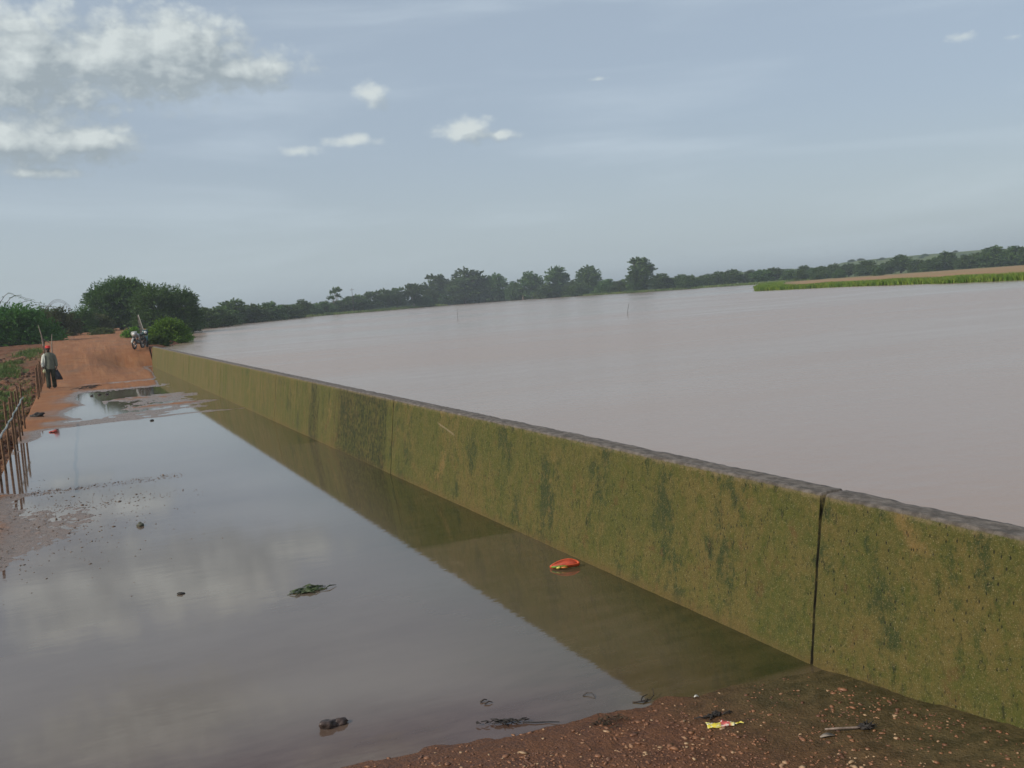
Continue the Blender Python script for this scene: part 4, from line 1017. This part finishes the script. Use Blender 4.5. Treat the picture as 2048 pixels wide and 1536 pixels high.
# dead forked branches at the left edge
mb = MB(); mb.tube([(.22, 0, -.3), (.12, 0, .5), (.02, 0, 1.2), (-.02, 0, 1.7), (-.12, 0, 2.25)], [.06, .055, .045, .03, .012], 7)
mb.tube([(0, 0, 1.5), (.22, .05, 1.35), (.38, .05, 1.22)], [.025, .02, .02], 5)
tag(mb.build('dead_branch', M_bark_p), 'tall pale forked dead branch planted at the left road edge behind the walking man', 'branch').location = (-1.35, 58.2, .5)
mb = MB(); mb.tube([(.0, 0, -.3), (-.04, 0, .5), (.0, 0, 1.1), (.06, 0, 1.6)], [.04, .035, .03, .012], 6)
tag(mb.build('dead_branch', M_bark_p), 'shorter pale dead branch beside the tall forked one', 'branch').location = (-.92, 58.2, .6)
mb = MB(); mb.tube([(0, 0, 0.02), (.05, 0, .5), (-.1, 0, .9)], [.02, .016, .008], 5)
# leaning board behind the motorcycles
mb = MB(); mb.loft([[(-.18, 0, -.2), (.24, 0, -.2), (.24, .05, -.2), (-.18, .05, -.2)], [(-.16, 0, .9), (.05, 0, .9), (.05, .05, .9), (-.16, .05, .9)], [(-.22, 0, 1.9), (-.17, 0, 1.9), (-.17, .05, 1.9), (-.22, .05, 1.9)]])
bd = empty('marker_slab', (4.05, 64.2, 1.05), 0, 'tapering grey concrete slab leaning up behind the parked motorcycles', 'marker')
q = mb.build('slab', simple('grey_concrete', (.20, .18, .15), .9, .3, 5), bd, False)
MB().tube([(.26, -.02, -.2), (.07, -.02, .9), (-.16, -.02, 1.92)], [.025, .022, .018], 6).build('pale_edge', simple('limewash', (.38, .36, .31), .8), bd)

# ---------------------------------------------------------------- motorcycles
M_tyre = simple('tyre', (.02, .02, .02), .85, .3, 20); M_chrome = simple('chrome', (.22, .22, .22), .25, .1, 5, .9); M_black = simple('black_plastic', (.018, .018, .02), .45, .3, 8)
M_white = simple('white_fairing', (.34, .34, .32), .3, .06, 4); M_teal = simple('dark_teal_paint', (.015, .06, .065), .3, .2, 4); M_glass = simple('lamp_glass', (.7, .7, .68), .1, .05, 3); M_redp = simple('red_paint', (.22, .02, .015), .35, .2, 4)
def motorcycle(loc, rz, paint, label, group=None):
    o = empty('motorcycle', loc, rz, label, 'motorcycle', group)     # front towards local -Y
    for y, nm in ((-.62, 'front_wheel'), (.62, 'rear_wheel')):
        mb = MB(); wr = .27; pts = [(0, y+wr*math.cos(a), .3+wr*math.sin(a)) for a in np.linspace(0, 2*math.pi, 25)]; mb.tube(pts, .045, 8, False)
        wl = mb.build(nm, M_tyre, o)
        mb = MB(); pts = [(0, y+.215*math.cos(a), .3+.215*math.sin(a)) for a in np.linspace(0, 2*math.pi, 25)]; mb.tube(pts, .016, 6, False); mb.tube([(-.07, y, .3), (.07, y, .3)], .045, 10)
        for k in range(10):
            a = math.pi*k/5; mb.tube([(.02*(-1)**k, y, .3), (0, y+.21*math.cos(a), .3+.21*math.sin(a))], .004, 4)
        mb.build('rim', M_chrome, wl)
    mb = MB()
    for s in (-1, 1): mb.tube([(s*.09, -.62, .3), (s*.09, -.50, .72), (s*.08, -.42, .98)], .020, 7)
    mb.build('fork', M_chrome, o)
    mb = MB(); mb.tube([(-.36, -.30, 1.05), (-.28, -.38, 1.06), (-.08, -.42, 1.0), (.08, -.42, 1.0), (.28, -.38, 1.06), (.36, -.30, 1.05)], .013, 6)
    hb = mb.build('handlebar', M_black, o)
    for s in (-1, 1):
        mb = MB(); mb.tube([(s*.26, -.38, 1.06), (s*.31, -.42, 1.22)], .006, 5); mb.box((s*.33, -.42, 1.25), (.11, .02, .07), bevel=.008); mb.build('mirror', M_black, hb)
    mb = MB(); mb.tube([(0, -.44, .95), (0, -.2, .78), (0, .1, .45), (0, .35, .42), (0, .62, .3)], .026, 7); mb.tube([(0, -.36, .75), (0, -.2, .4), (0, .1, .35)], .022, 7); mb.tube([(0, .15, .78), (0, .55, .72), (0, .75, .8)], .022, 7)
    for s in (-1, 1): mb.tube([(s*.12, .62, .32), (s*.13, .5, .72)], .018, 6)
    mb.build('frame', M_black, o)
    mb = MB(); mb.blob((0, -.12, .80), (.15, .25, .12), 3, .03, 1, 1); mb.build('fuel_tank', paint, o)
    mb = MB(); mb.box((0, .38, .80), (.26, .68, .09), bevel=.035); mb.build('seat', M_black, o)
    mb = MB(); mb.box((0, .0, .42), (.24, .32, .26), bevel=.05); mb.tube([(.06, -.1, .5), (.06, -.2, .38), (.13, -.05, .26), (.15, .7, .32)], [.022, .022, .025, .045], 8); mb.build('engine', M_chrome, o)
    mb = MB(); rings = []
    for a in np.linspace(.2, 2.5, 9): 
        cy = -.62-.34*math.cos(a-.15)*-1; rings.append([(x, -.62+(.34+dz)*-math.cos(a), .3+(.34+dz)*math.sin(a)) for x, dz in ((-.06, 0), (.06, 0), (.05, .02), (-.05, .02))])
    mb.loft(rings); mb.build('front_mudguard', paint, o)
    mb = MB(); mb.loft([[(-.16, -.46, 1.02), (.16, -.46, 1.02), (.13, -.36, 1.04), (-.13, -.36, 1.04)], [(-.17, -.56, .9), (.17, -.56, .9), (.15, -.42, .88), (-.15, -.42, .88)], [(-.11, -.52, .74), (.11, -.52, .74), (.1, -.42, .72), (-.1, -.42, .72)]])
    fr = mb.build('front_fairing', paint, o)
    mb = MB(); mb.blob((0, -.56, .88), (.085, .05, .085), 3, 0, 1, 1); mb.build('headlight', M_glass, fr)
    mb = MB(); mb.loft([[(s*.17*k_, .05, .4), (s*.17*k_, -.28, .5), (s*.19*k_, -.34, .85), (s*.16*k_, -.2, .8)] for s, k_ in ((-1, 1), (-1, .9))]); mb.loft([[(s*.17*k_, .05, .4), (s*.17*k_, -.28, .5), (s*.19*k_, -.34, .85), (s*.16*k_, -.2, .8)] for s, k_ in ((1, 1), (1, .9))])
    mb.build('leg_shield', paint, o)
    mb = MB(); mb.box((0, .74, .78), (.22, .16, .10), bevel=.03); mb.build('tail', paint, o)
    return o
z = lambda y: float(rampw(np.array(3.6), np.array(y)))
motorcycle((3.62, 62.4, z(62.4)), R(-24), M_white, 'white-fronted motorcycle parked at the end of the wall')
motorcycle((4.02, 63.0, z(63.0)), R(6), M_teal, 'dark teal motorcycle parked behind the white-fronted one')

# ---------------------------------------------------------------- people
def skin(name, verts, edges, radii, m, parent=None, root=0, sub=2, smooth=True):
    me = bpy.data.meshes.new(name); me.from_pydata(verts, edges, []); o = bpy.data.objects.new(name, me); COL.objects.link(o)
    me.materials.append(m); md = o.modifiers.new('skin', 'SKIN'); md.use_smooth_shade = True
    sv = me.skin_vertices[0].data
    for i, r in enumerate(radii):
        sv[i].radius = r if hasattr(r, '__len__') else (r, r); sv[i].use_root = (i == root)
    s_ = o.modifiers.new('sub', 'SUBSURF'); s_.levels = sub; s_.render_levels = sub
    if parent: o.parent = parent
    return o
M_skin = simple('dark_skin', (.035, .020, .014), .5, .15, 12)
M_shirt = simple('grey_green_cloth', (.15, .16, .12), .9, .18, 9, 0, .01); M_sleeve = simple('pale_cloth', (.55, .56, .50), .9, .1, 9)
M_trous = simple('dark_olive_cloth', (.035, .042, .026), .9, .25, 9, 0, .01); M_cap = simple('red_cap', (.55, .035, .025), .8, .15, 12)
M_bag = simple('black_bag', (.010, .010, .018), .5, .3, 10)
def hand(vs, es, rs, wi, wrist, down, side, thumb, curl=.3, s=1.):
    """palm + five separate fingers grown from the wrist vertex"""
    wv = Vector(wrist); d = Vector(down).normalized(); sd2 = Vector(side).normalized(); n = d.cross(sd2)
    pi_ = len(vs); vs.append(tuple(wv+d*.055*s)); es.append((wi, pi_)); rs.append((.030*s, .015*s))
    for k, (o_, L) in enumerate([(-.030, .062), (-.010, .072), (.010, .068), (.029, .052)]):
        b0 = wv+d*.095*s+sd2*o_*s; i0 = len(vs)
        vs.append(tuple(b0)); es.append((pi_, i0)); rs.append((.0095*s, .0095*s))
        vs.append(tuple(b0+(d+n*curl).normalized()*L*.5*s)); es.append((i0, i0+1)); rs.append((.0088*s,)*2)
        vs.append(tuple(b0+(d+n*curl).normalized()*L*.5*s+(d+n*curl*3).normalized()*L*.5*s)); es.append((i0+1, i0+2)); rs.append((.007*s,)*2)
    i0 = len(vs); b0 = wv+d*.04*s+sd2*thumb*.032*s
    vs.append(tuple(b0)); es.append((pi_, i0)); rs.append((.012*s,)*2)
    vs.append(tuple(b0+(d+sd2*thumb*.8).normalized()*.045*s)); es.append((i0, i0+1)); rs.append((.0095*s,)*2)
    vs.append(tuple(b0+(d+sd2*thumb*.8).normalized()*.045*s+(d+n*curl).normalized()*.03*s)); es.append((i0+1, i0+2)); rs.append((.0075*s,)*2)
# walking man, facing the camera (local -Y), 1.76 m
man = empty('person', (-.86, 44.2, float(rampz(44.2))+.02), R(2), 'person in a red cap and grey-green shirt walking beside the posts with a bag', 'person')
vs = [(0,0,.95),(0,.01,1.12),(0,.0,1.30),(0,.0,1.44),(0,-.01,1.52),(0,-.02,1.58),(0,-.02,1.68),(0,-.015,1.74)]
es = [(0,1),(1,2),(2,3),(3,4),(4,5),(5,6),(6,7)]
rs = [(.15,.10),(.135,.095),(.155,.10),(.13,.08),(.052,.052),(.062,.07),(.078,.092),(.06,.07)]
def add(v, par, r): vs.append(v); es.append((par, len(vs)-1)); rs.append(r); return len(vs)-1
for s, fz, fy in ((-1, 0, -.12), (1, .0, .16)):
    hip = add((s*.095, 0, .90), 0, (.085,.085)); kn = add((s*.10, -.05 if s < 0 else .01, .50), hip, (.058,.058)); an = add((s*.10, fy+.03, .09), kn, (.036,.036))
    hl = add((s*.10, fy+.03, .045), an, (.034,.034)); add((s*.115, fy-.12, .03), hl, (.038,.022))
    sh = add((s*.165, .0, 1.43), 3, (.055,.05)); elb = add((s*.235, -.02 if s < 0 else .03, 1.15), sh, (.042,.042)); wr_ = add((s*.245, -.12 if s < 0 else -.02, .92), elb, (.026,.022))
    hand(vs, es, rs, wr_, vs[wr_], (0, -.25, -1), (0, 1, 0) if s > 0 else (0, -1, 0), 1 if s < 0 else -1, .5)
# nose, ears
hd = 5
nb = len(vs); vs.append((0, -.115, 1.635)); es.append((5, nb)); rs.append((.014,.012))
for s in (-1, 1):
    nb = len(vs); vs.append((s*.088, -.01, 1.64)); es.append((6, nb)); rs.append((.012,.022))
body = skin('body', vs, es, rs, M_skin, man)
M_eye = simple('eye_white', (.6, .57, .5), .3)
for s in (-1, 1):
    mb = MB(); mb.blob((s*.03, -.105, 1.655), (.013, .008, .008), 2, 0, 1, 1); mb.build('eye', M_eye, man)
mb = MB(); mb.blob((0, -.108, 1.595), (.024, .008, .007), 2, 0, 1, 1); mb.build('mouth', simple('lips', (.07, .03, .028), .5), man)
# shirt: long and loose, with sleeves
def ell(cx, cy, z, rx, ry, n=20, wob=0, ph=0): return [(cx+rx*(1+wob*math.sin(5*a+ph))*math.cos(a), cy+ry*(1+wob*math.sin(4*a+ph))*math.sin(a), z) for a in [2*math.pi*k/n for k in range(n)]]
mb = MB(); mb.loft([ell(0, -.01, 1.515, .07, .07), ell(0, 0, 1.50, .10, .085), ell(0, 0, 1.46, .165, .10), ell(0, 0, 1.36, .185, .125, wob=.02), ell(0, 0, 1.2, .175, .13, wob=.04, ph=1), ell(0, 0, 1.05, .18, .135, wob=.05, ph=2), ell(0, 0, .88, .195, .145, wob=.07, ph=3), ell(0, 0, .83, .195, .145, wob=.07, ph=3)])
shirt = mb.build('shirt', M_shirt, man)
for s in (-1, 1):
    mb = MB()
    if s < 0: pts = [(-.12, 0, 1.45), (-.19, 0, 1.37), (-.24, -.01, 1.16), (-.26, -.08, 1.0), (-.25, -.11, .95)]
    else: pts = [(.12, 0, 1.45), (.19, 0, 1.37), (.24, .03, 1.15), (.25, .0, .99), (.245, -.01, .94)]
    mb.tube(pts, [.06, .068, .062, .056, .052], 12); mb.build('sleeve', M_sleeve if s < 0 else M_shirt, man)  # sun-side sleeve in pale cloth: sunlight painted into its colour
mb = MB(); mb.loft([[(-.205, -.02, 1.42), (-.16, -.118, 1.42), (-.155, -.112, 1.42), (-.2, .0, 1.42)], [(-.215, -.02, 1.2), (-.15, -.128, 1.2), (-.145, -.12, 1.2), (-.21, 0, 1.2)], [(-.225, -.02, 1.0), (-.17, -.13, 1.0), (-.165, -.12, 1.0), (-.22, 0, 1.0)]]); mb.build('sunlit_strip', M_sleeve, man)  # pale strip painting the sunlit flank of the grey-green shirt
for s, fy in ((-1, -.12), (1, .16)):
    mb = MB(); k = -.05 if s < 0 else .01
    mb.tube([(s*.085, 0, .96), (s*.10, 0, .84), (s*.105, k, .5), (s*.105, fy*.7+.02, .25), (s*.105, fy+.03, .12)], [.105, .108, .088, .084, .088], 14); mb.build('trouser_leg', M_trous, man)
    mb = MB(); mb.blob((s*.112, fy-.05, .035), (.05, .14, .035), 3, 0, 1, 1); mb.build('shoe', simple('worn_shoe', (.18, .15, .12), .7), man)
mb = MB(); mb.loft([ell(0, -.015, 1.69, .100, .115), ell(0, -.01, 1.73, .102, .116), ell(0, -.0, 1.78, .085, .095), ell(0, 0, 1.80, .04, .045)])
cap = mb.build('cap', M_cap, man)
mb = MB(); mb.loft([[(-.07, -.11, 1.715), (.07, -.11, 1.715), (.07, -.11, 1.722), (-.07, -.11, 1.722)], [(-.05, -.19, 1.695), (.05, -.19, 1.695), (.05, -.19, 1.70), (-.05, -.19, 1.70)]]); mb.build('cap_peak', M_cap, cap)
bag = empty('bag', (-.86+.29, 44.18, float(rampz(44.2))+.40), R(2), 'black bag hanging from the hand of the walking man', 'bag')
mb = MB(); mb.loft([[(-.10, -.04, .40), (-.02, -.04, .42), (-.02, .04, .42), (-.10, .04, .40)], [(-.12, -.07, .3), (.06, -.07, .27), (.06, .07, .27), (-.12, .07, .3)], [(-.13, -.08, .06), (.14, -.08, .04), (.14, .08, .04), (-.13, .08, .06)], [(-.12, -.07, .02), (.13, -.07, 0), (.13, .07, 0), (-.12, .07, .02)]]); mb.build('bag_body', M_bag, bag)
MB().tube([(-.09, 0, .40), (-.075, 0, .5), (-.045, 0, .52), (-.03, 0, .41)], .010, 6).build('handle', M_bag, bag)
pk = empty('packet', (-.86-.21, 44.0, float(rampz(44.2))+.72), 0, 'small pale bundle held in the right hand of the walking man', 'bundle')
MB().blob((0, 0, .08), (.06, .04, .08), 3, .2, 2, 4).build('bundle', simple('cream_cloth', (.5, .5, .3), .9), pk)

# far rider on a motorcycle coming over the crest, and a walker behind
mc = motorcycle((.95, 138, float(rampz(138))), R(0), M_white, 'small distant motorcycle with its white front toward the viewer at the road crest')
def small_person(loc, rz, label, shirtm, legm, sit=False):
    o = empty('person', loc, rz, label, 'person')
    vs = [(0,0,.92),(0,0,1.15),(0,0,1.27),(0,-.01,1.52),(0,-.02,1.62),(0,-.01,1.70)]; es = [(0,1),(1,2),(2,3),(3,4),(4,5)]; rs = [(.14,.1),(.13,.09),(.14,.09),(.05,.05),(.08,.09),(.06,.06)]
    def add(v, p_, r): vs.append(v); es.append((p_, len(vs)-1)); rs.append((r, r)); return len(vs)-1
    for s in (-1, 1):
        if sit: h = add((s*.1, -.02, .90), 0, .085); k_ = add((s*.2, -.42, .82), h, .06); a = add((s*.2, -.25, .42), k_, .04); add((s*.2, -.38, .38), a, .035)
        else: h = add((s*.1, 0, .88), 0, .085); k_ = add((s*.1, -.04*s, .5), h, .06); a = add((s*.1, .08*s, .08), k_, .04); add((s*.1, .08*s-.12, .03), a, .035)
        sh = add((s*.18, 0, 1.40), 2, .06); e = add((s*.25, -.18 if sit else .02, 1.16), sh, .042); wr_ = add((s*.28, -.40 if sit else -.04, 1.10 if sit else .92), e, .026)
        hand(vs, es, rs, wr_, vs[wr_], (0, -1, 0) if sit else (0, -.1, -1), (1, 0, 0), 1, .4)
    skin('body', vs, es, rs, M_skin, o, sub=1)
    mb = MB(); mb.loft([ell(0, 0, 1.5, .08, .08), ell(0, 0, 1.45, .19, .11), ell(0, 0, 1.2, .19, .13), ell(0, 0, .9, .2, .15)]); mb.build('shirt', shirtm, o)
    mb = MB()
    for s in (-1, 1): mb.tube([vs[7 if s < 0 else 7][0:0] or (s*.15, 0, 1.43), (s*.25, -.1 if sit else 0, 1.2)], [.07, .055], 8)
    mb.build('sleeves', shirtm, o)
    mb = MB()
    for s in (-1, 1):
        if sit: mb.tube([(s*.09, 0, .93), (s*.2, -.42, .84), (s*.2, -.27, .5)], [.1, .08, .06], 8)
        else: mb.tube([(s*.09, 0, .95), (s*.1, -.04*s, .5), (s*.1, .07*s, .15)], [.11, .085, .07], 8)
    mb.build('trousers', legm, o)
    return o
small_person((.95, 138.25, float(rampz(138))-.08), 0, 'person in a pale top riding the small distant motorcycle', simple('pale_top', (.45, .5, .45), .9), M_black, True)
small_person((1.85, 139, float(rampz(139))), R(20), 'person in a pale top and orange wrap walking behind the distant motorcycle', M_sleeve, simple('orange_wrap', (.45, .2, .06), .9))

# ---------------------------------------------------------------- haze
m = bpy.data.materials.new('haze'); m.use_nodes = True; t = NT(m.node_tree)
t.n.remove(t.n['Principled BSDF']); pv = t.new('ShaderNodeVolumePrincipled'); pv.inputs['Density'].default_value = .0006
pv.inputs['Color'].default_value = (.80, .88, .96, 1); pv.inputs['Anisotropy'].default_value = .2
t.l.new(pv.outputs[0], t.n['Material Output'].inputs['Volume'])
zmin = float(GZ.min())-1
mb = MB(); mb.box((0, 1100, (zmin+24)/2), (5400, 3600, 24-zmin)); o = mb.build('haze', m, None, False); tag(o, kind='stuff')
